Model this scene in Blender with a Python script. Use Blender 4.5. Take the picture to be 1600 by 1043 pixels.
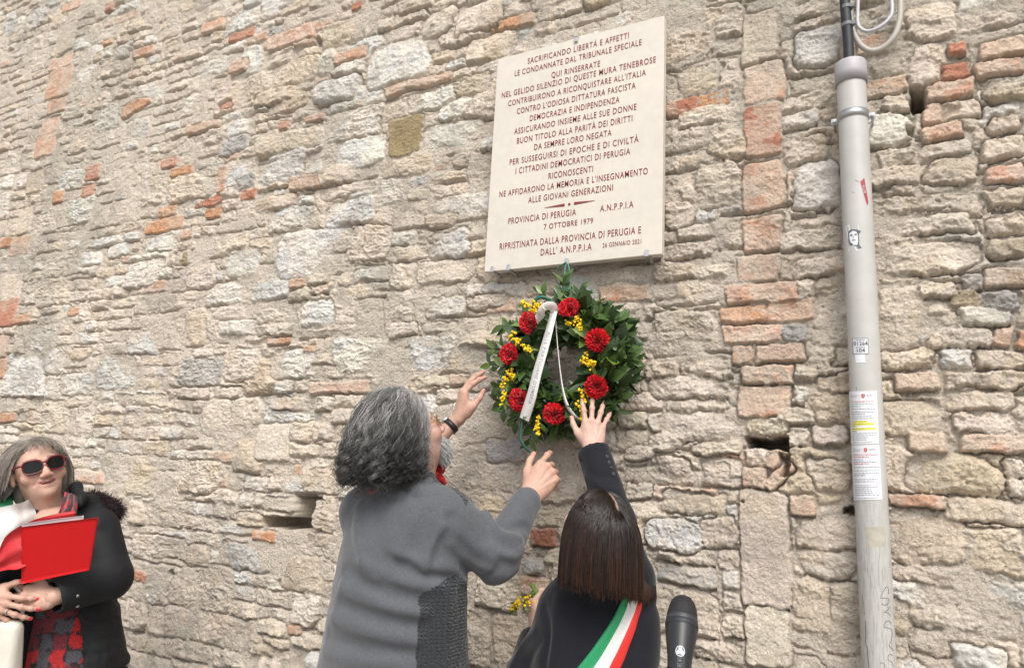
import bpy, math, random
import numpy as np
from mathutils import Vector, Matrix

for _o in list(bpy.data.objects):
    bpy.data.objects.remove(_o)
SC = bpy.context.scene
COL = SC.collection

# ------------------------------------------------------------------ camera
CAM_D, CAM_H, FPX = 2.2, 1.6, 1090.0          # metres from the wall, eye height, focal length in photo pixels
RX = np.array([.883, .466, .0529]); RUP = np.array([.0467, -.1995, .9787]); RB = np.array([.4666, -.8617, -.198])
RX /= np.linalg.norm(RX)
RUP -= RX * RUP.dot(RX); RUP /= np.linalg.norm(RUP)
RB = np.cross(RX, RUP)
CAM_POS = np.array([0., -CAM_D, CAM_H])
cam_data = bpy.data.cameras.new('camera'); cam = bpy.data.objects.new('camera', cam_data); COL.objects.link(cam)
cam_data.sensor_width = 36.0; cam_data.sensor_fit = 'HORIZONTAL'; cam_data.lens = FPX / 1600 * 36.0
cam_data.clip_start = 0.05; cam_data.clip_end = 1000
cam.matrix_world = Matrix(((RX[0], RUP[0], RB[0], CAM_POS[0]), (RX[1], RUP[1], RB[1], CAM_POS[1]),
                           (RX[2], RUP[2], RB[2], CAM_POS[2]), (0, 0, 0, 1)))
SC.camera = cam

# ------------------------------------------------------------------ sky and sun (bright overcast)
SUN_EL, SUN_AZ = math.radians(50), math.radians(150)      # azimuth clockwise from +Y
world = bpy.data.worlds.new('World'); SC.world = world; world.use_nodes = True
_nt = world.node_tree; _nt.nodes.clear()
_sky = _nt.nodes.new('ShaderNodeTexSky'); _sky.sky_type = 'NISHITA'; _sky.sun_disc = False
_sky.sun_elevation = SUN_EL; _sky.sun_rotation = SUN_AZ; _sky.air_density = 1.0; _sky.dust_density = 3.0; _sky.ozone_density = 1.0
_hs = _nt.nodes.new('ShaderNodeHueSaturation'); _hs.inputs['Saturation'].default_value = 0.25
_bg = _nt.nodes.new('ShaderNodeBackground'); _bg.inputs['Strength'].default_value = 0.122
_wo = _nt.nodes.new('ShaderNodeOutputWorld')
_nt.links.new(_sky.outputs[0], _hs.inputs['Color']); _nt.links.new(_hs.outputs[0], _bg.inputs[0]); _nt.links.new(_bg.outputs[0], _wo.inputs[0])
_sd = bpy.data.lights.new('sun', 'SUN'); _sd.energy = 1.5; _sd.angle = math.radians(28); _sd.color = (1.0, .95, .88)
sun = bpy.data.objects.new('sun', _sd); COL.objects.link(sun)
_dir = Vector((math.sin(SUN_AZ) * math.cos(SUN_EL), math.cos(SUN_AZ) * math.cos(SUN_EL), math.sin(SUN_EL)))
sun.rotation_euler = _dir.to_track_quat('Z', 'Y').to_euler(); sun.location = (2, -6, 9)
SC.view_settings.view_transform = 'Standard'; SC.view_settings.look = 'None'
SC.view_settings.exposure = 0.77; SC.view_settings.gamma = 1.0
SC.cycles.max_bounces = 6; SC.cycles.diffuse_bounces = 4; SC.cycles.glossy_bounces = 3; SC.cycles.transparent_max_bounces = 6

# ------------------------------------------------------------------ helpers
def ray(px, py):
    return RX * ((px - 800) / FPX) - RUP * ((py - 521.5) / FPX) - RB
def at_y(px, py, y=0.0):
    """the point of the plane Y=y seen at a photo pixel"""
    r = ray(px, py); return CAM_POS + r * ((y - CAM_POS[1]) / r[1])
def at_d(px, py, d):
    """the point at depth d (metres along the view axis)"""
    return CAM_POS + ray(px, py) * d

RNG = np.random.default_rng(7)
def nrm(v):
    v = np.asarray(v, float); return v / (np.linalg.norm(v, axis=-1, keepdims=True) + 1e-12)

_LAT = {}
def vnoise(x, y, seed=0):
    if seed not in _LAT: _LAT[seed] = np.random.default_rng(1000 + seed).random((256, 256)).astype(np.float32)
    T = _LAT[seed]
    xi = np.floor(x).astype(np.int32); yi = np.floor(y).astype(np.int32)
    fx = (x - xi).astype(np.float32); fy = (y - yi).astype(np.float32)
    fx = fx * fx * fx * (fx * (fx * 6 - 15) + 10); fy = fy * fy * fy * (fy * (fy * 6 - 15) + 10)
    x0 = xi & 255; x1 = (xi + 1) & 255; y0 = yi & 255; y1 = (yi + 1) & 255
    a = T[x0, y0]; b = T[x1, y0]; c = T[x0, y1]; d = T[x1, y1]
    return (a + (b - a) * fx) * (1 - fy) + (c + (d - c) * fx) * fy - .5
def fbm(x, y, seed=0, octs=4, gain=.5):
    s = 0; a = 1.
    for o in range(octs):
        s = s + a * vnoise(x * 2 ** o + 17.3 * o, y * 2 ** o + 9.1 * o, seed + o); a *= gain
    return s
_LAT3 = {}
def vnoise3(x, y, z, seed=0):
    if seed not in _LAT3: _LAT3[seed] = np.random.default_rng(5000 + seed).random((32, 32, 32)).astype(np.float32)
    T = _LAT3[seed]
    xi = np.floor(x).astype(np.int32); yi = np.floor(y).astype(np.int32); zi = np.floor(z).astype(np.int32)
    fx, fy, fz = (x - xi), (y - yi), (z - zi)
    fx = fx * fx * (3 - 2 * fx); fy = fy * fy * (3 - 2 * fy); fz = fz * fz * (3 - 2 * fz)
    r = 0
    for i in (0, 1):
        for j in (0, 1):
            for k in (0, 1):
                r = r + T[(xi + i) & 31, (yi + j) & 31, (zi + k) & 31] * (fx if i else 1 - fx) * (fy if j else 1 - fy) * (fz if k else 1 - fz)
    return r - .5
def sstep(a, b, x):
    t = np.clip((x - a) / (b - a), 0, 1); return t * t * (3 - 2 * t)

# ---- objects
ORG = {}
def tag(o, label=None, cat=None, group=None, kind=None):
    if label: o['label'] = label
    if cat: o['category'] = cat
    if group: o['group'] = group
    if kind: o['kind'] = kind
    return o
def thing(name, loc, label, cat, group=None):
    o = bpy.data.objects.new(name, None); COL.objects.link(o); o.location = Vector([float(c) for c in loc]); o.empty_display_size = .1
    ORG[o.name] = np.array(loc, float)
    return tag(o, label, cat, group)
def build(name, V, F, mat, parent=None, col=None, smooth=True, loc=None, attr='Col', mats=None, midx=None):
    """link world-space vertices V and faces F (array (n,3)/(n,4) or a list of them) as ONE mesh object"""
    V = np.asarray(V, np.float64)
    o_par = ORG[parent.name] if parent is not None else np.zeros(3)
    org = np.array(loc, float) if loc is not None else (np.zeros(3) if parent is None else o_par)
    me = bpy.data.meshes.new(name)
    Fl = F if isinstance(F, list) else [F]
    Fl = [np.asarray(f, np.int32) for f in Fl if len(f)]
    me.vertices.add(len(V)); me.vertices.foreach_set('co', (V - org).astype(np.float32).ravel())
    loops = np.concatenate([f.ravel() for f in Fl]); tot = np.concatenate([np.full(len(f), f.shape[1], np.int32) for f in Fl])
    me.loops.add(len(loops)); me.loops.foreach_set('vertex_index', loops)
    st = np.concatenate([[0], np.cumsum(tot)[:-1]]).astype(np.int32)
    me.polygons.add(len(tot)); me.polygons.foreach_set('loop_start', st)
    me.polygons.foreach_set('use_smooth', np.full(len(tot), smooth, bool))
    for m in (mats or [mat]): me.materials.append(m)
    if midx is not None: me.polygons.foreach_set('material_index', np.asarray(midx, np.int32))
    if col is not None:
        a = me.color_attributes.new(attr, 'FLOAT_COLOR', 'POINT')
        c = np.ones((len(V), 4), np.float32); col = np.asarray(col); c[:, :(col.shape[-1])] = col; a.data.foreach_set('color', c.ravel())
    me.update(calc_edges=True); me.validate()
    o = bpy.data.objects.new(name, me); COL.objects.link(o)
    ORG[o.name] = org
    if parent is not None:
        o.parent = parent; o.location = Vector((org - o_par).tolist())
    else: o.location = Vector(org.tolist())
    return o
class Geo:
    """collects pieces of one mesh"""
    def __init__(s): s.V = []; s.F = {}; s.n = 0; s.C = []
    def add(s, V, F, col=None):
        V = np.asarray(V, float)
        for f in (F if isinstance(F, list) else [F]):
            f = np.asarray(f, np.int64)
            if len(f): s.F.setdefault(f.shape[1], []).append(f + s.n)
        s.V.append(V); s.n += len(V)
        s.C.append(np.broadcast_to(np.asarray(col if col is not None else (1, 1, 1), float), (len(V), np.shape(col)[-1] if col is not None else 3)))
        return s
    def obj(s, name, mat, parent=None, smooth=True, col=False, loc=None):
        return build(name, np.concatenate(s.V), [np.concatenate(f) for f in s.F.values()], mat, parent, np.concatenate(s.C) if col else None, smooth, loc)
def box_geo(c, h, R=None, bev=0.0):
    """a box with chamfered edges (c centre, h half sizes)"""
    c = np.asarray(c, float); h = np.asarray(h, float); R = np.eye(3) if R is None else np.asarray(R)
    if bev <= 0:
        v = np.array([[x, y, z] for x in (-1, 1) for y in (-1, 1) for z in (-1, 1)], float) * h
        f = np.array([[0, 1, 3, 2], [4, 6, 7, 5], [0, 4, 5, 1], [2, 3, 7, 6], [0, 2, 6, 4], [1, 5, 7, 3]])
        return v @ R.T + c, f
    v = []; idx = {}
    for sx in (-1, 1):
        for sy in (-1, 1):
            for sz in (-1, 1):
                s = np.array([sx, sy, sz])
                for ax in range(3):
                    p = s * h; q = p - s * bev; q[ax] = p[ax]
                    idx[(sx, sy, sz, ax)] = len(v); v.append(q)
    quads = []; tris = []
    S = (-1, 1)
    for ax in range(3):
        b, c2 = [(1, 2), (2, 0), (0, 1)][ax]
        for sg in S:
            def k(sb, sc):
                s = [0, 0, 0]; s[ax] = sg; s[b] = sb; s[c2] = sc; return idx[(*s, ax)]
            q = [k(-1, -1), k(1, -1), k(1, 1), k(-1, 1)]
            quads.append(q if sg > 0 else q[::-1])
    for ax in range(3):
        b, c2 = [(1, 2), (2, 0), (0, 1)][ax]
        for sb in S:
            for sc in S:
                def k2(sa, which):
                    s = [0, 0, 0]; s[ax] = sa; s[b] = sb; s[c2] = sc; return idx[(*s, which)]
                q = [k2(-1, b), k2(1, b), k2(1, c2), k2(-1, c2)]
                quads.append(q[::-1] if sb * sc > 0 else q)
    for sx in S:
        for sy in S:
            for sz in S:
                t = [idx[(sx, sy, sz, a)] for a in range(3)]
                tris.append(t if sx * sy * sz > 0 else t[::-1])
    return np.array(v) @ R.T + c, [np.array(quads), np.array(tris)]
def frames_along(P):
    P = np.asarray(P, float); T = nrm(np.gradient(P, axis=0))
    u = np.cross(T[0], [0.3, 0.2, 0.9]);
    if np.linalg.norm(u) < 1e-3: u = np.cross(T[0], [1, 0, 0])
    U = []
    for t in T:
        u = u - t * u.dot(t); u = u / np.linalg.norm(u); U.append(u)
    U = np.array(U); return T, U, np.cross(T, U)
def tube(P, r, sides=10, cap=True):
    P = np.asarray(P, float); n = len(P); T, U, W = frames_along(P)
    r = np.broadcast_to(np.asarray(r, float), (n,))
    a = np.arange(sides) / sides * 2 * np.pi
    V = (P[:, None] + r[:, None, None] * (np.cos(a)[None, :, None] * U[:, None] + np.sin(a)[None, :, None] * W[:, None])).reshape(-1, 3)
    i = np.arange(n - 1)[:, None] * sides; j = np.arange(sides)[None]; j2 = (j + 1) % sides
    F = np.stack([i + j, i + j2, i + sides + j2, i + sides + j], -1).reshape(-1, 4)
    Fl = [F]
    if cap:
        V = np.vstack([V, P[:1], P[-1:]]); k = n * sides
        j = np.arange(sides); j2 = (j + 1) % sides
        Fl.append(np.vstack([np.stack([np.full(sides, k), j2, j], -1), np.stack([np.full(sides, k + 1), (n - 1) * sides + j, (n - 1) * sides + j2], -1)]))
    return V, Fl
def spline(pts, n=40):
    """Catmull-Rom through points"""
    P = np.asarray(pts, float); P = np.vstack([2 * P[0] - P[1], P, 2 * P[-1] - P[-2]])
    m = len(P) - 3; t = np.linspace(0, m - 1e-6, n); i = t.astype(int); f = (t - i)[:, None]
    a, b, c, d = P[i], P[i + 1], P[i + 2], P[i + 3]
    return .5 * (2 * b + (c - a) * f + (2 * a - 5 * b + 4 * c - d) * f ** 2 + (3 * b - a - 3 * c + d) * f ** 3)
def lathe(c, axis, prof, sides=32, up=None):
    """prof: list of (radius, height) along axis from c"""
    axis = nrm(axis); u = np.cross(axis, [0, 1, 0] if abs(axis[1]) < .9 else [1, 0, 0]); u = nrm(u); w = np.cross(axis, u)
    a = np.arange(sides) / sides * 2 * np.pi; prof = np.asarray(prof, float); n = len(prof)
    V = (np.asarray(c)[None, None] + prof[:, 1][:, None, None] * axis + prof[:, 0][:, None, None] * (np.cos(a)[None, :, None] * u + np.sin(a)[None, :, None] * w)).reshape(-1, 3)
    i = np.arange(n - 1)[:, None] * sides; j = np.arange(sides)[None]; j2 = (j + 1) % sides
    return V, np.stack([i + j, i + j2, i + sides + j2, i + sides + j], -1).reshape(-1, 4)
def grid_faces(nu, nv):
    i = np.arange(nu - 1)[:, None] * nv; j = np.arange(nv - 1)[None]
    return np.stack([i + j, i + j + 1, i + nv + j + 1, i + nv + j], -1).reshape(-1, 4)

# ---- materials
def mat(name, color=(.5, .5, .5), rough=.6, metal=0., spec=.5, attr=None, noise=None, bump=None, sheen=0., sss=0., coat=0., twosided=None):
    """noise: (scale, amount) brightness variation of the surface's own colour; bump: (scale, strength, distance)"""
    m = bpy.data.materials.new(name); m.use_nodes = True; nt = m.node_tree; b = nt.nodes['Principled BSDF']
    b.inputs['Base Color'].default_value = (*color, 1); b.inputs['Roughness'].default_value = rough; b.inputs['Metallic'].default_value = metal
    b.inputs['Specular IOR Level'].default_value = spec
    if sheen: b.inputs['Sheen Weight'].default_value = sheen; b.inputs['Sheen Roughness'].default_value = .5
    if sss: b.inputs['Subsurface Weight'].default_value = sss; b.inputs['Subsurface Radius'].default_value = (.012, .005, .003); b.inputs['Subsurface Scale'].default_value = 1
    if coat: b.inputs['Coat Weight'].default_value = coat
    src = None
    if attr:
        a = nt.nodes.new('ShaderNodeAttribute'); a.attribute_name = attr; src = a.outputs['Color']
    tc = nt.nodes.new('ShaderNodeTexCoord')
    if noise:
        lst = noise if isinstance(noise, list) else [noise]
        for sc_, am in lst:
            n = nt.nodes.new('ShaderNodeTexNoise'); n.inputs['Scale'].default_value = sc_; n.inputs['Detail'].default_value = 4
            nt.links.new(tc.outputs['Object'], n.inputs['Vector'])
            mr = nt.nodes.new('ShaderNodeMapRange'); mr.inputs[1].default_value = .25; mr.inputs[2].default_value = .75
            mr.inputs[3].default_value = 1 - am; mr.inputs[4].default_value = 1 + am
            nt.links.new(n.outputs['Fac'], mr.inputs[0])
            mx = nt.nodes.new('ShaderNodeMix'); mx.data_type = 'RGBA'; mx.blend_type = 'MULTIPLY'; mx.inputs[0].default_value = 1
            if src is None: mx.inputs[6].default_value = (*color, 1)
            else: nt.links.new(src, mx.inputs[6])
            nt.links.new(mr.outputs[0], mx.inputs[7]); src = mx.outputs[2]
    if src is not None: nt.links.new(src, b.inputs['Base Color'])
    if bump:
        prev = None
        for sc_, stg, dist in (bump if isinstance(bump, list) else [bump]):
            n = nt.nodes.new('ShaderNodeTexNoise'); n.inputs['Scale'].default_value = sc_; n.inputs['Detail'].default_value = 6
            nt.links.new(tc.outputs['Object'], n.inputs['Vector'])
            bp = nt.nodes.new('ShaderNodeBump'); bp.inputs['Strength'].default_value = stg; bp.inputs['Distance'].default_value = dist
            nt.links.new(n.outputs['Fac'], bp.inputs['Height'])
            if prev is not None: nt.links.new(prev, bp.inputs['Normal'])
            prev = bp.outputs[0]
        nt.links.new(prev, b.inputs['Normal'])
    return m
# ------------------------------------------------------------------ ground
_g = np.array([[-90, -180, 0], [90, -180, 0], [90, 60, 0], [-90, 60, 0]], float)
ground = tag(build('ground', _g, np.array([[0, 1, 2, 3]]), mat('paving', (.27, .25, .22), .9, noise=[(3, .2), (40, .15)], bump=(60, .3, .01))), kind='structure')

# ------------------------------------------------------------------ stone wall
# landmark stones: photo-pixel box on the wall (cx, cy, w, h), kind, extra
LM = []
def S(t):
    for line in t.strip().split('\n'):
        for it in line.split(';'):
            p = it.split()
            if len(p) >= 5: LM.append((float(p[0]), float(p[1]), float(p[2]), float(p[3]), p[4], p[5:]))
# kinds: W white limestone, C cream, T ochre, B red brick, O orange brick, P faded brick, G grey, Y moss yellow; f = flat face, r = round, p = proud, aNN = turned
S('''20 44 36 24 W r; 55 30 30 30 W; 115 10 30 12 P f; 105 60 28 40 C f; 97 98 36 20 P f; 94 130 36 42 P f; 90 166 28 22 P f; 80 198 28 22 P f; 72 227 30 36 P f
55 285 25 30 C f; 40 345 22 40 C f; 32 385 30 28 P f; 20 450 28 40 C f; 12 488 32 42 B f; 6 540 12 35 P f; 4 575 8 30 O f
215 172 50 30 O d; 172 14 12 12 B; 170 67 14 8 O; 270 75 25 16 T; 378 57 40 13 B; 190 82 28 20 W; 335 105 80 24 W; 298 165 45 30 W; 165 187 40 35 W; 355 167 16 7 B; 375 106 24 18 P p; 320 200 50 12 P p
620 97 95 64 W p; 526 141 75 36 W p r; 460 113 72 38 T; 534 52 60 36 T; 635 213 52 60 Y f; 552 240 95 45 W; 705 214 85 38 W; 452 222 100 34 C p; 437 262 78 46 W; 765 75 75 38 C; 748 28 70 45 C; 684 36 52 38 C; 650 8 55 18 C p
462 12 50 14 T; 455 60 70 22 P; 440 148 80 22 T p; 450 164 62 18 T p; 560 10 15 10 B; 671 128 68 14 P p; 619 141 33 16 P p; 710 174 44 26 W p; 548 88 50 18 P; 510 95 26 45 W; 674 157 75 26 W p; 738 135 55 26 T; 444 196 14 12 B; 492 185 28 9 B
335 262 24 30 G; 383 284 30 24 G; 372 272 34 40 W; 349 282 12 42 P; 365 228 50 26 G; 267 255 26 14 B; 287 268 34 14 O; 256 351 58 20 O; 263 330 26 15 O; 326 315 42 13 B; 335 332 25 14 O; 12 380 20 14 O; 148 270 22 22 B; 140 299 18 18 B; 92 308 16 18 O; 118 486 18 12 O; 390 304 24 16 B; 38 498 22 14 O
301 290 70 40 C; 112 282 40 30 W; 118 332 56 40 W; 225 428 54 42 W; 302 435 72 36 C; 138 404 42 22 W; 188 390 36 20 W; 292 402 34 20 Y; 247 382 54 22 W; 95 455 80 44 C; 380 412 52 44 W; 489 395 112 72 W; 452 342 66 36 W p; 547 332 76 40 W p; 690 345 45 20 T; 702 380 60 40 W; 576 380 62 56 C; 479 286 48 22 P p; 430 317 58 20 C p; 545 272 90 24 C p; 540 296 84 18 C; 630 262 90 28 T; 580 430 55 20 W; 466 443 24 15 O; 467 460 36 18 C p; 498 437 36 18 C p; 568 455 80 24 C; 698 480 62 28 W p; 760 472 55 22 C
455 570 66 46 W; 566 555 90 52 W; 661 555 92 58 W; 497 492 50 40 W; 516 607 62 17 P; 563 604 34 18 P; 631 514 40 20 C p; 688 512 56 15 C; 428 515 58 18 C p; 437 534 33 11 O p; 484 545 18 10 O; 507 630 27 20 C p; 458 632 70 20 C p; 706 618 44 22 C; 474 675 34 30 C p; 506 674 28 28 C p; 538 650 38 20 C p; 478 702 45 20 C p; 522 702 35 20 C p; 428 690 55 55 C f; 718 594 26 18 P; 680 597 55 17 C
39 586 58 68 W; 85 565 32 40 W; 182 583 60 52 W; 120 600 50 32 W; 124 553 34 18 T; 232 533 60 34 W; 315 580 65 45 G; 372 513 58 22 W; 378 570 55 48 C; 120 627 42 16 C; 222 625 75 16 C; 12 652 24 14 O; 52 652 54 16 C; 300 615 46 16 C; 352 613 40 16 C
508 800 30 56 C p; 503 742 62 54 C p; 455 790 80 20 C p; 391 811 40 18 C p; 415 836 36 14 O p; 483 897 74 58 T; 311 866 38 34 C r; 215 742 110 62 C; 310 745 70 52 C; 247 858 80 42 C; 423 980 40 26 C p; 462 982 20 15 O; 430 1003 40 13 C p; 292 966 36 18 T; 385 868 80 40 G; 220 900 22 14 B
1190 458 112 31 P p; 1260 452 22 28 C p; 1160 492 70 25 O; 1235 485 76 34 P; 1176 522 92 28 P; 1243 521 42 27 G; 1161 555 30 28 O; 1218 553 74 27 P p; 1200 586 82 28 P; 1194 628 84 50 P f; 1183 418 62 44 P f
1187 58 54 78 T f; 1193 130 62 62 P f; 1191 203 58 78 B f; 1191 290 62 78 P f; 1190 365 58 50 P; 1065 167 48 22 B; 1116 155 50 24 O; 1108 182 92 28 C; 1094 124 62 48 T; 1133 218 52 58 C; 1130 30 60 40 C; 1280 75 75 60 W; 1258 236 64 40 C; 1275 292 74 76 W; 1266 374 95 28 C p; 1124 288 66 70 C; 1060 335 46 42 C
1566 77 72 26 P p; 1560 107 72 24 P p; 1495 111 42 24 B; 1485 141 70 28 P p; 1570 148 62 28 T p; 1455 178 30 30 P; 1498 172 60 30 C; 1470 209 64 22 P; 1567 235 66 30 C p; 1570 273 60 26 P p; 1570 308 62 24 T; 1570 349 62 28 C; 1497 77 24 18 B; 1567 197 40 26 C; 1488 265 75 42 T; 1437 318 150 26 C; 1440 352 150 30 C; 1455 35 80 58 C
1440 405 170 52 C p; 1400 498 72 96 C; 1463 454 50 26 C p; 1504 470 42 26 Y; 1560 472 58 32 G; 1536 496 82 30 W p; 1503 529 98 28 C p; 1568 527 28 26 P; 1414 562 82 28 C p; 1492 562 48 28 W p; 1562 560 84 28 C p; 1538 594 130 28 C p; 1433 597 64 26 P p; 1527 628 104 28 C p; 1536 662 88 30 C p; 1418 657 100 58 T; 1448 689 60 30 P p; 1553 692 100 28 P p; 1574 386 54 30 T p; 1570 434 66 30 P; 1516 440 32 28 G
1484 739 152 64 T p r; 1540 797 122 36 C p; 1432 783 90 20 P p; 1585 728 30 32 C; 1588 760 28 28 C; 1447 842 125 72 T; 1553 860 95 75 C; 1443 897 98 22 C; 1532 1027 80 40 W
1195 855 75 180 C f; 1200 993 70 90 C f; 1085 787 100 32 C; 1051 836 90 50 W p; 1125 832 58 48 C; 1290 832 92 48 C p; 1291 878 96 42 C p; 1272 945 66 84 T; 1322 947 42 80 C; 1088 667 116 40 C; 1119 699 70 18 C p; 1055 729 50 32 C; 1127 736 62 46 C; 1001 708 44 20 C p; 1180 712 36 30 C; 1178 746 36 32 P p; 1212 716 36 15 P p a55; 1216 742 54 18 P p a48; 1255 787 38 30 P; 1297 742 62 50 C; 1297 680 62 30 C p; 1198 668 66 28 C p
1075 455 110 40 C; 1070 520 100 66 C; 1035 578 50 24 T p; 1108 576 66 24 C p; 1075 606 120 34 C; 1055 425 66 24 T p; 1110 425 64 26 C p; 1335 556 56 28 C p; 1297 600 44 30 C; 1240 650 60 24 C p; 1330 600 40 34 C p; 1290 415 90 28 C p; 905 900 90 60 C; 860 760 90 40 C; 850 838 40 30 B; 870 870 40 22 C; 790 705 60 36 G; 1040 690 50 30 C''')
# openings: cx, cy, w, h, depth
VOIDS = [(477, 801, 33, 52, .28), (450, 817, 86, 20, .22), (484, 776, 44, 12, .08), (1196, 693, 70, 21, .28), (1226, 726, 14, 34, .06), (1326, 797, 22, 16, .08), (1436, 155, 26, 40, .18),
         (269, 896, 9, 11, .06), (497, 65, 11, 16, .06), (1139, 715, 6, 6, .04), (1161, 786, 6, 6, .04), (73, 632, 6, 6, .04), (1420, 205, 18, 20, .04)]
PAL = {'W': (.66, .62, .555), 'C': (.645, .562, .472), 'T': (.585, .495, .39), 'B': (.46, .205, .135), 'O': (.53, .285, .165), 'P': (.59, .43, .335), 'G': (.45, .435, .41), 'Y': (.34, .265, .155)}

def stone_wall():
    def axis(segs):
        out = [segs[0][0]]
        for a, b, d0, d1 in segs:
            x = a
            while x < b - 1e-6:
                x = min(b, x + d0 + (d1 - d0) * (x - a) / (b - a)); out.append(x)
        return np.array(out)
    X = axis([(-7.4, -6.2, .02, .010), (-6.2, -3.0, .0078, .0044), (-3.0, -1.0, .0044, .0028), (-1.0, .45, .0027, .0022), (.45, 1.6, .004, .03)])
    Z = axis([(-.05, .45, .03, .012), (.45, .95, .007, .004), (.95, 3.25, .0032, .0032), (3.25, 5.05, .004, .0056), (5.05, 5.6, .008, .03)])
    nx, nz = len(X), len(Z)
    GX, GZ = np.meshgrid(X, Z, indexing='ij'); GX = GX.astype(np.float32); GZ = GZ.astype(np.float32)
    wx = .012 * fbm(GX * 9, GZ * 9, 1, 3) + .006 * fbm(GX * 40, GZ * 40, 5, 2)
    wz = .012 * fbm(GX * 8, GZ * 9, 11, 3) + .006 * fbm(GX * 38, GZ * 40, 15, 2)
    edge = .007 * fbm(GX * 55, GZ * 55, 21, 3)
    UX, UZ = GX + wx, GZ + wz
    rough1 = fbm(GX * 18, GZ * 26, 31, 5, .55)           # rough-hewn relief, longer sideways
    rough2 = fbm(GX * 70, GZ * 80, 37, 3, .6)
    ridg = 1 - np.abs(fbm(GX * 14 + 3 * rough1, GZ * 20, 45, 3, .5)) * 2.2
    lowf = fbm(GX * 1.1, GZ * 1.3, 51, 3)
    gate = fbm(GX * 5, GZ * 9, 57, 3)
    # mortar bed
    crag = np.abs(fbm(GX * 21 + 2 * rough1, GZ * 30, 201, 4, .55)) * 2.2; crag2 = np.abs(fbm(GX * 60, GZ * 75, 207, 3, .6)) * 2
    M = -.011 + .008 * lowf + .010 * rough1 + .005 * rough2 + .008 * fbm(GX * 4, GZ * 6, 61, 3)
    H = np.full(GX.shape, -.2, np.float32); OWN = np.full(GX.shape, -1, np.int32)
    LD = np.full(GX.shape, .2, np.float32); DIN = np.zeros(GX.shape, np.float32)
    CR = np.zeros(GX.shape, np.float32)
    cols = []; kinds = []
    rs = np.random.default_rng(11)
    def put(cx, cz, hx, hz, kind, opts, landmark, ang=0.):
        R = math.hypot(hx, hz) + .04
        i0, i1 = np.searchsorted(X, (cx - R, cx + R)); j0, j1 = np.searchsorted(Z, (cz - R, cz + R))
        if i1 - i0 < 2 or j1 - j0 < 2: return
        s = (slice(i0, i1), slice(j0, j1))
        u, v = UX[s] - cx, UZ[s] - cz
        if ang: u, v = u * math.cos(ang) + v * math.sin(ang), -u * math.sin(ang) + v * math.cos(ang)
        brick = kind in 'BOP' or 'f' in opts
        mn = min(hx, hz); rr = mn * (rs.uniform(.12, .3) if brick else rs.uniform(.3, .8))
        if 'r' in opts: rr = mn * .98
        sk = rs.normal(0, .05 if not brick else .015)
        tp = rs.normal(0, .07 if not brick else .02)
        hxx = hx * (1 + tp * v / max(hz, .01)) ; u2 = u + sk * v * 2
        qx = np.abs(u2) - hxx + rr; qz = np.abs(v) - hz + rr
        if 'd' in opts:                                   # a half round
            d = np.maximum(np.hypot(u * hz / hx, v) - hz, (u * .5 - v - .01 - hz * .15) * .8) if False else np.maximum(np.hypot(u * hz / hx, v) - hz, (-v + u * hz / hx * .55 - hz * .25) * .8)
        else:
            d = np.hypot(np.maximum(qx, 0), np.maximum(qz, 0)) + np.minimum(np.maximum(qx, qz), 0) - rr
        d = d + edge[s] * (.6 if brick else 1.) + (0 if brick else .012 * rough1[s])
        if landmark:
            LD[s] = np.minimum(LD[s], d)
        else:
            d = np.maximum(d, .0045 - LD[s])
        bev = min(mn * (.3 if brick else rs.uniform(.2, .5)), .007 if brick else rs.uniform(.008, .018))
        if 'r' in opts: bev = mn * .5
        t = np.clip(-d / bev, 0, 1); prof = np.sqrt(1 - (1 - t) ** 2)
        proud = rs.normal(.003, .004) + (.007 if 'p' in opts else 0) + (.007 if landmark else 0)
        if 'f' in opts: proud = .008
        ht = rs.uniform(.018, .03) + (.008 if 'p' in opts else 0)
        ax, az = rs.normal(0, .035), rs.normal(-.02, .05)
        if 'p' in opts: az -= .07
        if brick: ax *= .5; az *= .6
        face = ax * u + az * v
        if not brick:
            for _ in range(3):
                an = rs.uniform(0, 6.28); g = rs.uniform(.05, .3); o = rs.uniform(.25, .8) * mn
                face = face - g * np.maximum(0, u * math.cos(an) + v * math.sin(an) - o)
        am = .003 if 'f' in opts else (.005 if brick else .008); ck = .002 if 'f' in opts else (.004 if brick else rs.uniform(.003, .009))
        off = rs.uniform(-.5, .5)
        face = face + am * rough1[s] + .003 * rough2[s] + ck * (crag[s] - .45) + ck * .35 * (crag2[s] - .4) + (0 if brick else .004 * (ridg[s] - .6))
        h = proud + ht * (prof - 1) + face
        # some of each face spalled away
        if not brick and rs.random() < .4: h = h - .006 * sstep(.05, .12, gate[s] + off * .4)
        ok = (d < 0) & (h > H[s])
        k = len(cols); H[s] = np.where(ok, h, H[s]); OWN[s] = np.where(ok, k, OWN[s]); DIN[s] = np.where(ok, -d, DIN[s])
        # open joint under the stone
        w = np.exp(-((v + hz + .003) / .0055) ** 2) * (np.abs(u) < hx * .95) * sstep(-.10, .15, gate[s] + (.22 if 'p' in opts else -.02) + rs.normal(0, .12))
        w2 = np.exp(-((d - .003) / .0035) ** 2) * sstep(-.02, .16, gate[s] + rs.normal(0, .1)) * .45
        CR[s] = np.maximum(CR[s], np.maximum(w, w2))
        c = np.array(PAL[kind]) * rs.uniform(.88, 1.07) * (1 + rs.normal(0, .013, 3) * np.array([1, .5, 1.4])); cols.append(c); kinds.append(kind)
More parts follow.
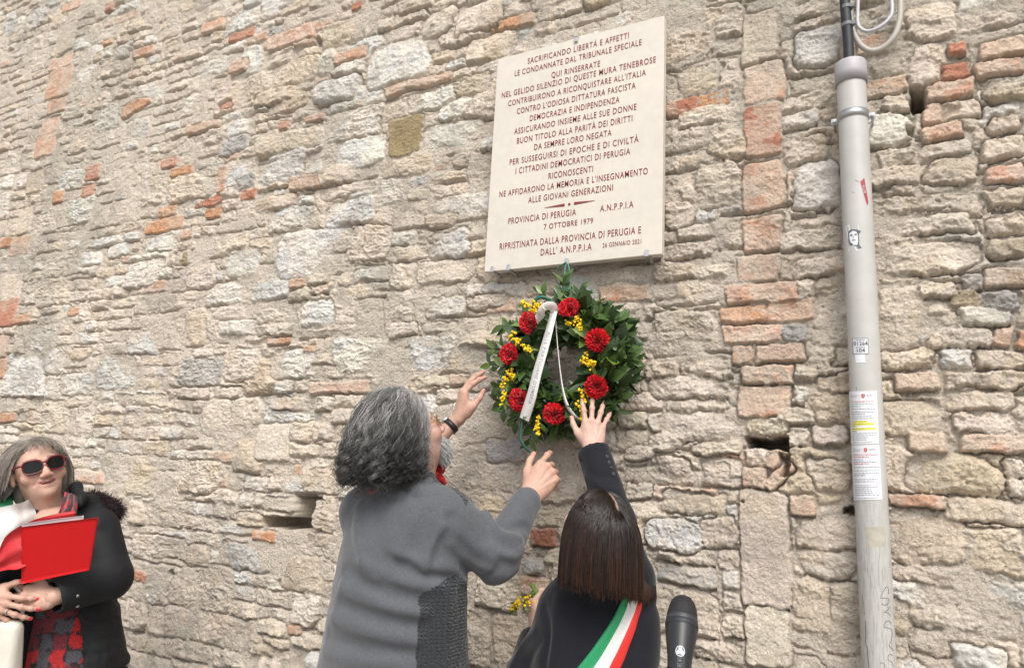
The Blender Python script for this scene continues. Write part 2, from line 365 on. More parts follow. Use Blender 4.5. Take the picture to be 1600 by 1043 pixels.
    for cx, cy, w, h, kind, opts in LM:
        p = at_y(cx, cy); sl = (cy - 630) / (cx + 1263)
        a = at_y(cx - w / 2, cy - sl * w / 2); b = at_y(cx + w / 2, cy + sl * w / 2)
        t = at_y(cx, cy - h / 2); q = at_y(cx, cy + h / 2)
        ang = 0.
        for o in opts:
            if o[0] == 'a': ang = math.radians(float(o[1:]))
        put(p[0], p[2], max(.012, (b[0] - a[0]) / 2 + .002), max(.01, (t[2] - q[2]) / 2 + .001), kind, opts, True, ang)
    n_lm = len(cols)
    z = -.05
    while z < 5.6:
        hrow = rs.choice([.058, .065, .115, .13, .145, .165, .19]) * rs.uniform(.92, 1.08)
        x = -7.5 - rs.uniform(0, .2); ph = rs.uniform(0, 100)
        while x < 1.7:
            zz = z + .03 * math.sin(x * .9 + 1) + .02 * math.sin(x * 2.1 + ph * .01)
            left = x < -2.8
            def kind():
                r = rs.random()
                if left: return rs.choice(list('CCCCWWWPPOTG'), p=[.22, .18, .17, .12, .1, .08, .04, .035, .02, .005, .02, .01])
                return rs.choice(list('CCCCWWPOTG'), p=[.24, .21, .15, .12, .1, .06, .06, .02, .03, .01])
            if hrow > .09 and rs.random() < .62:
                w = rs.uniform(.13, .36)
                put(x + w / 2, zz + hrow / 2, w / 2 - .003, hrow / 2 - .0035, rs.choice(list('CCCWWTC')), ['p'] if rs.random() < .3 else [], False, rs.normal(0, .025))
            else:
                w = rs.uniform(.22, .55); n = max(1, round(hrow / .062)); hh = hrow / n
                for k in range(n):
                    xx = x
                    while xx < x + w - .03:
                        ww = min(rs.uniform(.08, .26), x + w - xx)
                        if x + w - xx - ww < .05: ww = x + w - xx
                        kd = kind()
                        put(xx + ww / 2, zz + hh * (k + .5), ww / 2 - .0025, hh / 2 - .0035, kd, ['p'] if rs.random() < .3 else [], False, rs.normal(0, .02))
                        xx += ww
            x += w
        z += hrow
    cols = np.array(cols + [(0, 0, 0)], np.float32); kinds.append('M')
    Md = M - .023 * CR
    # joints open deeper toward the lower half, flush mortar upper left and in smeared patches
    smear = sstep(-.05, .3, fbm(GX * 1.9, GZ * 2.3, 71, 3) + .10 * (GX < -3))
    Md = np.minimum(Md + .013 * smear, .004 + .004 * rough1)
    stone = H > Md
    k = .006
    hgt = np.maximum(H, Md); dd = np.maximum(k - np.abs(H - Md), 0) / k; hgt = hgt + dd * dd * k * .25 * (H > -.1)
    hgt = np.where(hgt > 0, hgt * .82, hgt * .72)
    # openings
    for cx, cy, w, h, dep in VOIDS:
        p = at_y(cx, cy); sl = (cy - 630) / (cx + 1263)
        a = at_y(cx - w / 2, cy - sl * w / 2); b = at_y(cx + w / 2, cy + sl * w / 2); t = at_y(cx, cy - h / 2); q = at_y(cx, cy + h / 2)
        hx, hz = (b[0] - a[0]) / 2, (t[2] - q[2]) / 2
        i0, i1 = np.searchsorted(X, (p[0] - hx - .05, p[0] + hx + .05)); j0, j1 = np.searchsorted(Z, (p[2] - hz - .05, p[2] + hz + .05)); s = (slice(i0, i1), slice(j0, j1))
        d = np.maximum(np.abs(UX[s] - p[0]) - hx, np.abs(UZ[s] - p[2]) - hz) if min(w, h) > 12 else np.hypot((UX[s] - p[0]) / hx, (UZ[s] - p[2]) / hz) * min(hx, hz) - min(hx, hz)
        d = d + edge[s] * .8
        hgt[s] = np.where(d < 0, np.minimum(hgt[s], hgt[s] * 0 - dep * sstep(0, .008, -d) + .01 * rough1[s]), hgt[s])
    # ---- colour of the materials themselves
    own = OWN.copy(); own[~stone] = -1
    C = cols[own]
    mort = np.array([.655, .575, .485], np.float32) * (1 + .10 * fbm(GX * 6, GZ * 6, 81, 4)[..., None] + .05 * rough2[..., None])
    gm = sstep(.12, .3, fbm(GX * 1.4 + 5, GZ * 1.4, 85, 3) + .35 * (GX > .16))     # cement repairs are greyer
    mort = mort * (1 - gm[..., None]) + np.array([.57, .51, .43], np.float32) * gm[..., None] * (1 + .12 * rough2[..., None])
    var = fbm(GX * 10, GZ * 12, 91, 5, .6); var2 = fbm(GX * 45, GZ * 45, 97, 3, .6)
    kk = np.array([{'W': 0, 'C': 1, 'T': 2, 'B': 3, 'O': 4, 'P': 5, 'G': 6, 'Y': 7, 'M': 8}[q] for q in kinds])[own]
    C = C * (1 + .18 * var[..., None] + .16 * var2[..., None])
    isb = ((kk == 3) | (kk == 4) | (kk == 5))[..., None]
    red = sstep(.06, .2, fbm(GX * 13 + 9, GZ * 15, 101, 4, .6))[..., None]
    dust = sstep(-.02, .22, fbm(GX * 11 + 4, GZ * 13, 107, 4, .6))[..., None]
    C = np.where(isb, C * (1 - .45 * red * (kk == 5)[..., None]) + .45 * red * (kk == 5)[..., None] * np.array([.5, .21, .11]), C)
    dust = dust * np.where(((own >= 0) & (own < n_lm)) & (GX < -2.6), .45, 1.)[..., None]
    C = np.where(isb, C * (1 - .6 * dust) + .6 * dust * np.array([.55, .46, .37]), C)
    blue = sstep(.05, .25, fbm(GX * 7 + 1, GZ * 8, 113, 4, .55))[..., None] * ((kk == 0) * 1.0)[..., None]
    C = C * (1 - .6 * blue) + .6 * blue * np.array([.56, .565, .56])
    ye = sstep(.08, .3, fbm(GX * 9 + 7, GZ * 9, 119, 4, .55))[..., None] * (((kk == 2) | (kk == 1)) * 1.0)[..., None]
    C = C * (1 - .35 * ye) + .35 * ye * np.array([.58, .46, .31])
    edged = np.exp(-DIN / .008)[..., None]                                 # mortar smeared over the edges
    md = np.clip(sstep(.0, .3, fbm(GX * 5 + 2, GZ * 6, 127, 4, .6))[..., None] * .75 + edged * .5 + .25 * smear[..., None] * (GX < -3.0)[..., None], 0, 1)
    lmk = ((own >= 0) & (own < n_lm))[..., None]; md = md * np.where(lmk, .34, .72)
    C = C * (1 - md) + mort * md
    C = np.where(stone[..., None], C, mort)
    soil = sstep(.16, .34, fbm(GX * 3.1 + 4, GZ * 3.3, 131, 5, .6))[..., None]   # dark lichen
    C = C * (1 - .25 * soil) + .25 * soil * np.array([.25, .235, .21])
    C = np.clip(C, .02, .75)
    Y = -hgt - .004
    V = np.stack([GX, Y, GZ], -1).reshape(-1, 3)
    i = np.arange(nx - 1)[:, None] * nz; j = np.arange(nz - 1)[None]
    F = np.stack([i + j, i + nz + j, i + nz + j + 1, i + j + 1], -1).reshape(-1, 4)
    sm = np.clip((H - Md) / .004, 0, 1) * np.where((kk == 0) | isb[..., 0], 1., .7)
    g = Geo(); g.add(V, F, np.concatenate([C.reshape(-1, 3), sm.reshape(-1, 1)], 1))
    # the body of the wall behind and above the face
    bv, bf = box_geo((-10, .55, 5.2), (22, .25, 5.2)); g.add(bv, bf, (.52, .45, .35, 0.))
    for c, h in (((-15, .13, 2.8), (7.6, .17, 2.8)), ((6.8, .13, 2.8), (5.2, .17, 2.8)), ((-10, .13, 8.0), (22, .17, 2.39))):
        bv, bf = box_geo(c, h); g.add(bv, bf, (.52, .45, .35, 0.))
    m = bpy.data.materials.new('rubble_masonry'); m.use_nodes = True; nt = m.node_tree; b = nt.nodes['Principled BSDF']
    b.inputs['Roughness'].default_value = .95; b.inputs['Specular IOR Level'].default_value = .15
    a = nt.nodes.new('ShaderNodeAttribute'); a.attribute_name = 'Col'; tc = nt.nodes.new('ShaderNodeTexCoord')
    def noise(sc, det, ro=.6):
        n = nt.nodes.new('ShaderNodeTexNoise'); n.inputs['Scale'].default_value = sc; n.inputs['Detail'].default_value = det; n.inputs['Roughness'].default_value = ro
        nt.links.new(tc.outputs['Object'], n.inputs['Vector']); return n.outputs['Fac']
    def mul(src, fac, lo, hi, f0=.3, f1=.7):
        mr = nt.nodes.new('ShaderNodeMapRange'); nt.links.new(fac, mr.inputs[0])
        for q, val in zip((1, 2, 3, 4), (f0, f1, lo, hi)): mr.inputs[q].default_value = val
        mx = nt.nodes.new('ShaderNodeMix'); mx.data_type = 'RGBA'; mx.blend_type = 'MULTIPLY'; mx.inputs[0].default_value = 1
        nt.links.new(src, mx.inputs[6]); nt.links.new(mr.outputs[0], mx.inputs[7]); return mx.outputs[2]
    c = mul(a.outputs['Color'], noise(170, 6, .7), .76, 1.20)
    c = mul(c, noise(75, 5), .48, 1.0, .31, .36)                      # small pits and specks
    ab = nt.nodes.new('ShaderNodeMath'); ab.operation = 'SUBTRACT'; ab.inputs[1].default_value = .5; nt.links.new(noise(38, 7, .62), ab.inputs[0]); ab2 = nt.nodes.new('ShaderNodeMath'); ab2.operation = 'ABSOLUTE'; nt.links.new(ab.outputs[0], ab2.inputs[0])
    c = mul(c, ab2.outputs[0], .74, 1.0, .001, .012)                  # hairline cracks
    nt.links.new(c, b.inputs['Base Color'])
    prev = None
    for sc, st, di in ((30, .55, .014), (120, 1.0, .007)):
        bp = nt.nodes.new('ShaderNodeBump'); bp.inputs['Strength'].default_value = st; bp.inputs['Distance'].default_value = di
        rr_ = nt.nodes.new('ShaderNodeMapRange'); rr_.inputs[3].default_value = min(1, st * 1.2); rr_.inputs[4].default_value = st * .62; nt.links.new(a.outputs['Alpha'], rr_.inputs[0]); nt.links.new(rr_.outputs[0], bp.inputs['Strength'])
        nt.links.new(noise(sc, 8, .65), bp.inputs['Height'])
        if prev: nt.links.new(prev, bp.inputs['Normal'])
        prev = bp.outputs[0]
    nt.links.new(prev, b.inputs['Normal'])
    o = g.obj('stone_wall', m, None, smooth=True, col=True)
    tag(o, 'old rubble wall of cream stone and worn brick courses behind everyone', 'wall')
    return X, Z, hgt
WALL_X, WALL_Z, WALL_H = stone_wall()
def wall_y(x, z):
    i = np.clip(np.searchsorted(WALL_X, x), 0, len(WALL_X) - 1); j = np.clip(np.searchsorted(WALL_Z, z), 0, len(WALL_Z) - 1)
    return -WALL_H[i, j] - .004
# ------------------------------------------------------------------ lettering
def text_geo(s, track=1.0):
    """flat letters of the built-in typeface: 2-D points (cap height 1, starting at x=0) and faces"""
    cu = bpy.data.curves.new('lettering', 'FONT'); cu.body = s; cu.size = 1; cu.space_character = track; cu.resolution_u = 3; cu.offset = .005
    ob = bpy.data.objects.new('lettering', cu); COL.objects.link(ob)
    dg = bpy.context.evaluated_depsgraph_get(); me = bpy.data.meshes.new_from_object(ob.evaluated_get(dg))
    V = np.array([v.co[:2] for v in me.vertices]).reshape(-1, 2); F = {}
    for p in me.polygons: F.setdefault(len(p.vertices), []).append(list(p.vertices))
    bpy.data.objects.remove(ob); bpy.data.curves.remove(cu); bpy.data.meshes.remove(me)
    V = V / .70
    V[:, 0] -= V[:, 0].min()
    return V, [np.array(f) for f in F.values()]

# ------------------------------------------------------------------ marble plaque
PY = -.075                                                     # its face
m_marble = mat('cream_marble', (.615, .57, .50), .45, noise=[(4, .06), (30, .05)], bump=(90, .08, .002))
m_letter = mat('dark_red_paint', (.20, .022, .028), .6)
m_steel = mat('steel', (.55, .55, .55), .35, metal=1.0)
_tl, _tr, _bl, _br = at_y(777, 92, PY), at_y(1040, 24, PY), at_y(757, 425, PY), at_y(1032, 397, PY)
px0, px1 = (_tl[0] + _bl[0]) / 2, (_tr[0] + _br[0]) / 2; pz0, pz1 = (_bl[2] + _br[2]) / 2, (_tl[2] + _tr[2]) / 2
plaque = thing('plaque', ((px0 + px1) / 2, PY, pz0), 'cream marble memorial plaque with dark red engraved lettering above the wreath', 'plaque')
_v, _f = box_geo(((px0 + px1) / 2, PY + .0155, (pz0 + pz1) / 2), ((px1 - px0) / 2, .0155, (pz1 - pz0) / 2), bev=.002)
build('slab', _v, _f, m_marble, plaque, smooth=False)
LINES = [("SACRIFICANDO LIBERTÀ E AFFETTI", 200, 236, 575, 143, 1), ("LE CONDANNATE DAL TRIBUNALE SPECIALE", 152, 282, 622, 168, 1), ("QUI RINSERRATE", 288, 288, 468, 247, 1),
         ("NEL GELIDO SILENZIO DI QUESTE MURA TENEBROSE", 104, 362, 675, 233, 1), ("CONTRIBUIRONO A RICONQUISTARE ALL'ITALIA", 128, 392, 638, 281, 1), ("CONTRO L'ODIOSA DITTATURA FASCISTA", 160, 422, 600, 328, 1),
         ("DEMOCRAZIA E INDIPENDENZA", 208, 448, 540, 380, 1), ("ASSICURANDO INSIEME ALLE SUE DONNE", 150, 498, 603, 406, 1), ("BUON TITOLO ALLA PARITÀ DEI DIRITTI", 160, 532, 588, 450, 1),
         ("DA SEMPRE LORO NEGATA", 224, 556, 511, 502, 1), ("PER SUSSEGUIRSI DI EPOCHE E DI CIVILTÀ", 133, 612, 611, 525, 1), ("I CITTADINI DEMOCRATICI DI PERUGIA", 155, 645, 580, 570, 1),
         ("RICONOSCENTI", 277, 662, 442, 637, 1), ("NE AFFIDARONO LA MEMORIA E L'INSEGNAMENTO", 95, 730, 645, 645, 1), ("ALLE GIOVANI GENERAZIONI", 202, 752, 516, 705, 1),
         ("PROVINCIA DI PERUGIA", 128, 830, 379, 796, 1), ("A.N.P.P.I.A", 468, 785, 592, 767, 1), ("7 OTTOBRE 1979", 260, 850, 442, 826, .85),
         ("RIPRISTINATA DALLA PROVINCIA DI PERUGIA E", 96, 925, 620, 863, 1.05), ("DALL' A.N.P.P.I.A", 248, 948, 437, 923, 1.05), ("26 GENNAIO 2021", 478, 918, 621, 900, .68)]
_k = 2.371
def plaque_pt(cx, cy, y=PY - .0012): return at_y(740 + cx / _k, cy / _k, y)
for s, ax, ay, bx, by, sc in LINES:
    a, b = plaque_pt(ax, ay), plaque_pt(bx, by); V, F = text_geo(s, 1.15)
    w = V[:, 0].max(); zb = (a[2] + b[2]) / 2; ch = .0235 * sc
    ins = Geo(); ins.add(np.stack([a[0] + V[:, 0] / w * (b[0] - a[0]), np.full(len(V), PY - .0012), zb + V[:, 1] * ch], -1), F); ins.obj('inscription_line', m_letter, plaque, smooth=False)
ins = Geo()
_a, _b = plaque_pt(262, 770), plaque_pt(450, 742); zc = (_a[2] + _b[2]) / 2; xm = (_a[0] + _b[0]) / 2
for sg in (-1, 1):
    xe = _a[0] if sg < 0 else _b[0]; xi = xm + sg * .018; t = .0055
    v = np.array([[xi, PY - .0012, zc - t], [xi, PY - .0012, zc + t], [xe, PY - .0012, zc + .0006], [xe, PY - .0012, zc - .0006]])
    ins.add(v, np.array([[0, 1, 2, 3]] if sg < 0 else [[0, 3, 2, 1]]))
_a12 = np.arange(12) / 12 * 6.283
ins.add(np.vstack([[xm, PY - .0012, zc], np.stack([xm + .005 * np.cos(_a12), np.full(12, PY - .0012), zc + .005 * np.sin(_a12)], -1)]), np.array([[0, 1 + (i + 1) % 12, 1 + i] for i in range(12)]))
ins.obj('ornament', m_letter, plaque, smooth=False)
def clip(px, py, up):
    p = at_y(px, py, PY); g = Geo(); zb = pz1 if up else pz0; s = 1 if up else -1
    g.add(*box_geo((p[0], PY + .02, zb + s * .0035), (.007, .030, .0022), bev=.0008))
    g.add(*box_geo((p[0], PY - .0055, zb - s * .006), (.007, .0022, .012), bev=.0008))
    g.add(*tube([(p[0], PY + .05, zb + s * .006), (p[0], PY + .10, zb + s * .006)], .004, 8))
    g.obj('steel_clip', m_steel, plaque, smooth=False)
clip(901, 58, True); clip(770, 424, False); clip(1011, 400, False); clip(886, 412, False); clip(795, 421, False)

# ------------------------------------------------------------------ wreath
WC = at_y(884, 570, -.13)
def wat(px, py, y=-.16): return at_y(px, py, y)
wreath = thing('wreath', WC, 'round laurel wreath with red carnations and yellow mimosa hung beneath the plaque', 'wreath')
m_leaf = mat('laurel_leaf', (.05, .09, .03), .38, attr='Col', spec=.5)
m_wood = mat('twig', (.08, .06, .035), .8)
rw = np.random.default_rng(5)
R0 = .150
gl = Geo(); tw = Geo()
def leaf(g, base, d, n, L, W, col, fold=.25, bend=.25):
    d = nrm(d); n = nrm(n - d * np.dot(n, d)); s = np.cross(d, n)
    ts = np.array([0, .12, .35, .6, .85, 1.]); ws = np.array([.08, .5, 1., .85, .35, .0]) * W / 2
    P = []
    for t, w in zip(ts, ws):
        c = base + d * L * t + n * (-bend * L * t * t)
        P += [c - s * w + n * fold * w, c, c + s * w + n * fold * w]
    i = np.arange(5)[:, None] * 3
    F = np.concatenate([i + np.array([0, 1, 4, 3]), i + np.array([1, 2, 5, 4])])
    g.add(np.array(P), F, col)
LCOL = np.array([(.038, .072, .018), (.028, .056, .016), (.050, .095, .022), (.068, .118, .026), (.032, .062, .026), (.12, .19, .035)])
FL = np.array([wat(*q, -.185) for q in [(891, 482), (828, 504), (934, 532), (797, 553), (932, 603), (813, 624), (867, 645), (838, 483), (806, 530), (824, 544), (800, 585), (789, 598), (905, 506), (920, 566), (912, 630), (841, 664), (937, 636), (954, 642), (957, 652), (925, 660), (900, 658)]])
FRr = np.array([.042] * 7 + [.022] * 9 + [.017] * 5)
def hides(p, q):
    for e in (q, (p + q) / 2):
        d = np.hypot(FL[:, 0] - e[0], FL[:, 2] - e[2])
        if ((d < FRr) & (e[1] < -.135)).any(): return True
    return False
NL = 3000
for k in range(NL):
    a = rw.uniform(0, 2 * np.pi); ph = rw.uniform(-.9, np.pi + .9)         # angle round the tube, front half favoured
    er = np.array([math.cos(a), 0, math.sin(a)]); et = np.array([-math.sin(a), 0, math.cos(a)])
    side = np.array([0, -1, 0])
    out = er * math.cos(ph) + side * math.sin(ph)
    big = 1.0 + .10 * max(0, math.cos(a - .25))                             # bushier on the right
    rt = .036 * rw.uniform(.35, 1.25) * big
    base = WC + er * R0 * (1 + .03 * math.sin(3 * a)) + out * rt
    inner = math.cos(ph) < -.35
    d = et * rw.choice([-1, 1], p=[.35, .65]) * rw.uniform(.3, 1) + out * rw.uniform(.25, 1.0) * (.75 if inner else 1) + er * rw.uniform(-.15, .3) + rw.normal(0, .25, 3)
    if d[1] > .35: d[1] = .2
    L = rw.uniform(.045, .078) * (.92 if inner else 1) * (1.12 if math.cos(a - .25) > .3 else .98)
    if math.cos(a - .1) > .55 and rw.random() < .2: L *= 1.15
    n = out + rw.normal(0, .45, 3) + side * .4
    if hides(base, base + nrm(d) * L): continue
    ci = rw.choice(6, p=[.28, .24, .22, .12, .10, .04])
    leaf(gl, base, d, n, L, L * rw.uniform(.42, .60), LCOL[ci] * rw.uniform(.8, 1.25), rw.uniform(.1, .4), rw.uniform(-.05, .35))
# sprigs that stick out
for (px, py, dx, dz, n) in [(972, 505, .6, .5, 9), (982, 560, .9, .1, 8), (972, 622, .8, -.4, 9), (948, 490, .5, .8, 8), (880, 445, 0, 1, 9), (770, 570, -1, .1, 8), (790, 640, -.7, -.5, 7), (830, 680, -.3, -1, 8), (790, 510, -.9, .5, 8), (776, 545, -1, .2, 8), (785, 625, -.9, -.3, 8), (805, 660, -.5, -.8, 8), (905, 455, .4, 1, 7), (850, 460, -.4, 1, 7), (780, 605, -1, -.2, 6), (960, 640, .6, -.6, 6)]:
    p = wat(px, py, -.13); d = nrm(np.array([dx, -.15, dz])); p0 = p - d * .10; p1 = p + d * .012
    tw.add(*tube([p0, (p0 + p1) / 2 + rw.normal(0, .004, 3), p1], .0018, 5), (.06, .06, .03))
    for k in range(n + 4):
        t = rw.uniform(.25, 1); s = rw.choice([-1, 1]); sd = np.cross(d, [0, -1, 0]) * s
        leaf(gl, p0 + (p1 - p0) * t, d * rw.uniform(.5, 1) + sd * rw.uniform(.3, .9) + rw.normal(0, .15, 3), np.array([0, -1, 0]) + rw.normal(0, .35, 3), rw.uniform(.04, .062), rw.uniform(.017, .026), LCOL[rw.choice(6, p=[.2, .15, .3, .2, .1, .05])] * rw.uniform(.85, 1.25))
gl.obj('foliage', m_leaf, wreath, smooth=True, col=True)
_aa = np.linspace(0, 2 * np.pi, 49)
tw.add(*tube(np.stack([WC[0] + R0 * np.cos(_aa), np.full(49, WC[1] + .01), WC[2] + R0 * np.sin(_aa)], -1), .026, 10, cap=False), (.03, .035, .02))
tw.obj('ring_base', mat('moss_ring', (.03, .035, .02), .9, bump=(120, .6, .01)), wreath)
m_red = mat('carnation_petal', (.62, .012, .022), .65, spec=.25, attr='Col', sheen=.15)
def carnation(c, ax, r):
    g = Geo(); ax = nrm(ax); u = nrm(np.cross(ax, [0.1, .3, 1.])); w = np.cross(ax, u)
    for lay, (n, el, rr) in enumerate([(11, 4, 1.), (11, 22, .96), (10, 40, .9), (8, 57, .8), (6, 74, .68), (4, 86, .55)]):
        for k in range(n):
            a = 6.283 * (k + rw.uniform(-.3, .3)) / n + lay * .7; e = math.radians(el + rw.uniform(-9, 9))
            rad = u * math.cos(a) + w * math.sin(a); tan = np.cross(ax, rad)
            d = rad * math.cos(e) + ax * math.sin(e); nn = np.cross(tan, d)
            nu, nv = 4, 9; L = r * rr * rw.uniform(.9, 1.06); wd = r * rw.uniform(.62, .85); P = []; f = rw.uniform(0, 6)
            for i in range(nu):
                t = i / (nu - 1)
                for j in range(nv):
                    s = (j / (nv - 1) - .5) * 2
                    rf = (.16 * math.sin(s * 7 + f) + .10 * math.sin(s * 13 + 2 * f)) * t * t
                    tl = 1 - .14 * s * s + .09 * math.sin(s * 16 + f * 3) * (t > .7)
                    P.append(c + d * L * t * tl + tan * wd * .5 * s * (.18 + .82 * t) + nn * L * (rf - .18 * t * t))
            g.add(np.array(P), grid_faces(nu, nv), np.array([.80, .016, .032]) * rw.uniform(.8, 1.1))
    b = c - ax * r * .3
    g.add(*lathe(b - ax * r * .5, ax, [(0.001, 0), (r * .25, .002), (r * .3, r * .5), (r * .18, r * .75)], 10), (.06, .12, .04))
    return g
for px, py in [(891, 482), (828, 504), (934, 532), (797, 553), (932, 603), (813, 624), (867, 645)]:
    p = wat(px, py, -.20); r = .0385 * rw.uniform(.94, 1.06)
    carnation(p, np.array([0, -1, 0]) + .35 * nrm(p - WC) + rw.normal(0, .12, 3) + np.array([0, 0, -.15]), r).obj('carnation', m_red, wreath, smooth=True, col=True)
m_mim = mat('mimosa_blossom', (.80, .53, .02), .9, attr='Col', bump=(900, .6, .001))
_ico = None
def ball(c, r):
    global _ico
    if _ico is None:
        import bmesh
        bm = bmesh.new(); bmesh.ops.create_icosphere(bm, subdivisions=1, radius=1)
        _ico = (np.array([v.co[:] for v in bm.verts]), np.array([[v.index for v in f.verts] for f in bm.faces])); bm.free()
    return _ico[0] * r + c, _ico[1]
def mimosa(p, d, n, L, W, name='mimosa_sprig', parent=wreath):
    g = Geo(); d = nrm(d); s = nrm(np.cross(d, [0, 1, 0])); yv = np.array([0, -1, 0.])
    g.add(*tube([p - d * L * .6, p, p + d * L * .5], .0011, 5), (.16, .22, .05))
    for k in range(n):
        t = rw.uniform(-.5, .5); q = p + d * L * t + s * rw.normal(0, W * .32) * (1 - t * .5) + yv * abs(rw.normal(0, .008))
        r = rw.uniform(.0034, .0052)
        g.add(*ball(q, r), np.array([.88, .60, .012]) * rw.uniform(.85, 1.1))
        if rw.random() < .3: g.add(*tube([q, p + d * L * (t - .15)], .0006, 4), (.2, .25, .05))
    for k in range(5):
        t = rw.uniform(-.6, .3); leaf(g, p + d * L * t + [0, .006, 0], d + s * rw.choice([-1, 1]) * .8 + rw.normal(0, .15, 3), yv + rw.normal(0, .3, 3), .035, .009, np.array([.13, .20, .05]) * rw.uniform(.8, 1.2))
    return g.obj(name, m_mim, parent, smooth=True, col=True)
for px, py, dx, dz, n, L, W in [(838, 483, -.3, -.8, 42, .05, .03), (806, 530, .7, -.6, 30, .045, .02), (824, 544, .8, -.6, 26, .045, .014), (800, 585, .5, -.8, 28, .045, .02), (789, 598, -.4, -.8, 16, .035, .015), (787, 622, -.1, -1, 20, .05, .012),
                                (841, 664, 0, -1, 34, .06, .016), (905, 506, .3, -.9, 48, .055, .03), (888, 505, .8, -.2, 14, .03, .012), (920, 566, .7, -.4, 44, .055, .028), (912, 622, -.2, -.9, 44, .06, .026), (911, 646, .1, -1, 22, .045, .012), (824, 475, -.8, .3, 14, .03, .02)]:
    mimosa(wat(px, py, -.195), np.array([dx, -.1, dz]), n, L, W)
# ribbons
m_wrib = mat('white_satin', (.72, .70, .66), .4, spec=.4, noise=(25, .06)); m_grib = mat('green_satin', (.03, .16, .11), .4); m_ink = mat('blue_ink', (.26, .28, .37), .7)
def ribbon(pts, widths, wdir, thick=.0006, n=36):
    P = spline(pts, n); T = nrm(np.gradient(P, axis=0)); W = np.interp(np.linspace(0, 1, n), np.linspace(0, 1, len(widths)), widths)
    wd = np.asarray(wdir, float); wd = np.broadcast_to(wd, P.shape) if wd.ndim == 1 else spline(wd, n)
    S_ = nrm(wd - T * (wd * T).sum(1, keepdims=True)); N = np.cross(T, S_)
    V = np.stack([P - S_ * W[:, None] / 2 - N * thick, P + S_ * W[:, None] / 2 - N * thick, P + S_ * W[:, None] / 2 + N * thick, P - S_ * W[:, None] / 2 + N * thick], 1).reshape(-1, 3)
    i = np.arange(n - 1)[:, None] * 4
    F = np.concatenate([i + np.array([a, (a + 1) % 4, 4 + (a + 1) % 4, 4 + a]) for a in range(4)])
    return (V, F), (P, T, S_, N)
(rb, fr) = ribbon([wat(866, 486, -.215), wat(853, 535, -.235), wat(840, 580, -.24), wat(830, 620, -.235), wat(819, 655, -.215)], [.026, .032, .034, .035, .034], (1, -.12, .35))
rbo = build('white_ribbon', *rb, m_wrib, wreath)
P, T, S_, N = fr
txt = Geo(); V, F = text_geo("ALLE PARTIGIANE D'UMBRIA", 1.1); w = V[:, 0].max()
tt = .16 + .66 * V[:, 0] / w; ii = tt * (len(P) - 1); i0 = np.clip(ii.astype(int), 0, len(P) - 2); fr_ = (ii - i0)[:, None]
cP = P[i0] * (1 - fr_) + P[i0 + 1] * fr_; cS = S_[i0]; cN = N[i0]
sgn = 1 if cN[0][1] < 0 else -1
txt.add(cP - cS * ((.42 - V[:, 1:2]) * .013) + cN * sgn * .0012, F); txt.obj('handwriting', m_ink, rbo, smooth=False)
(rb, _) = ribbon([wat(868, 488, -.21), wat(862, 478, -.235), wat(850, 480, -.255), wat(843, 492, -.25), wat(838, 500, -.225)], [.026, .03, .032, .032, .032], (.35, -.6, .75)); build('white_ribbon', *rb, m_wrib, wreath)
(rb, _) = ribbon([wat(868, 500, -.205), wat(872, 550, -.215), wat(878, 600, -.215), wat(885, 630, -.215), wat(896, 648, -.205), wat(905, 655, -.19)], [.003, .004, .007, .014, .017, .015], (1, -.5, .1)); build('white_ribbon', *rb, m_wrib, wreath)
(rb, _) = ribbon([wat(884, 412, -.085), wat(882, 430, -.10), wat(887, 455, -.13)], [.006, .006, .007], (1, .2, 0)); build('green_ribbon', *rb, m_grib, wreath)
(rb, _) = ribbon([wat(888, 412, -.09), wat(890, 432, -.10), wat(888, 452, -.13)], [.006, .006, .007], (1, .2, 0)); build('green_ribbon', *rb, m_grib, wreath)
(rb, _) = ribbon([wat(884, 410, -.085), wat(871, 420, -.12), wat(868, 435, -.12), wat(880, 455, -.14)], [.010, .010, .010, .009], (.4, -.8, .2)); build('green_ribbon', *rb, m_grib, wreath)
(rb, _) = ribbon([wat(815, 660, -.17), wat(813, 685, -.175), wat(822, 700, -.17), wat(829, 707, -.16)], [.010, .011, .012, .010], (1, -.4, .1)); build('green_ribbon', *rb, m_grib, wreath)
(rb, _) = ribbon([wat(862, 470, -.19), wat(846, 464, -.21), wat(834, 472, -.20), wat(832, 490, -.18)], [.010, .012, .012, .008], (.3, -.4, .8)); build('green_ribbon', *rb, m_grib, wreath)
# ------------------------------------------------------------------ grey conduit on the wall
PR = .0400; PCY = -.078
_pa, _pb = at_y(1329, 130, PCY), at_y(1373, 1000, PCY); PCX = (_pa[0] + _pb[0]) / 2
PTOP = at_y(1329, 112, PCY)[2]
conduit = thing('cable_conduit', (PCX, PCY, 0), 'thick pale grey plastic conduit standing upright on the wall at right', 'pipe')
m_pipe = mat('grey_pvc', (.47, .462, .44), .42, noise=[(5, .05), (22, .06)], bump=(40, .05, .002))
_n = m_pipe.node_tree                                                   # streaks of dirt that run down the lower half
_nn = _n.nodes; _tc = _nn.new('ShaderNodeTexCoord'); _mp = _nn.new('ShaderNodeMapping'); _mp.inputs['Scale'].default_value = (60, 60, 4)
_no = _nn.new('ShaderNodeTexNoise'); _no.inputs['Detail'].default_value = 6; _no.inputs['Roughness'].default_value = .7
_mr = _nn.new('ShaderNodeMapRange'); _mr.inputs[1].default_value = .48; _mr.inputs[2].default_value = .70; _mr.inputs[4].default_value = .95
_sx = _nn.new('ShaderNodeSeparateXYZ'); _mz = _nn.new('ShaderNodeMapRange'); _mz.inputs[1].default_value = 1.75; _mz.inputs[2].default_value = 1.45
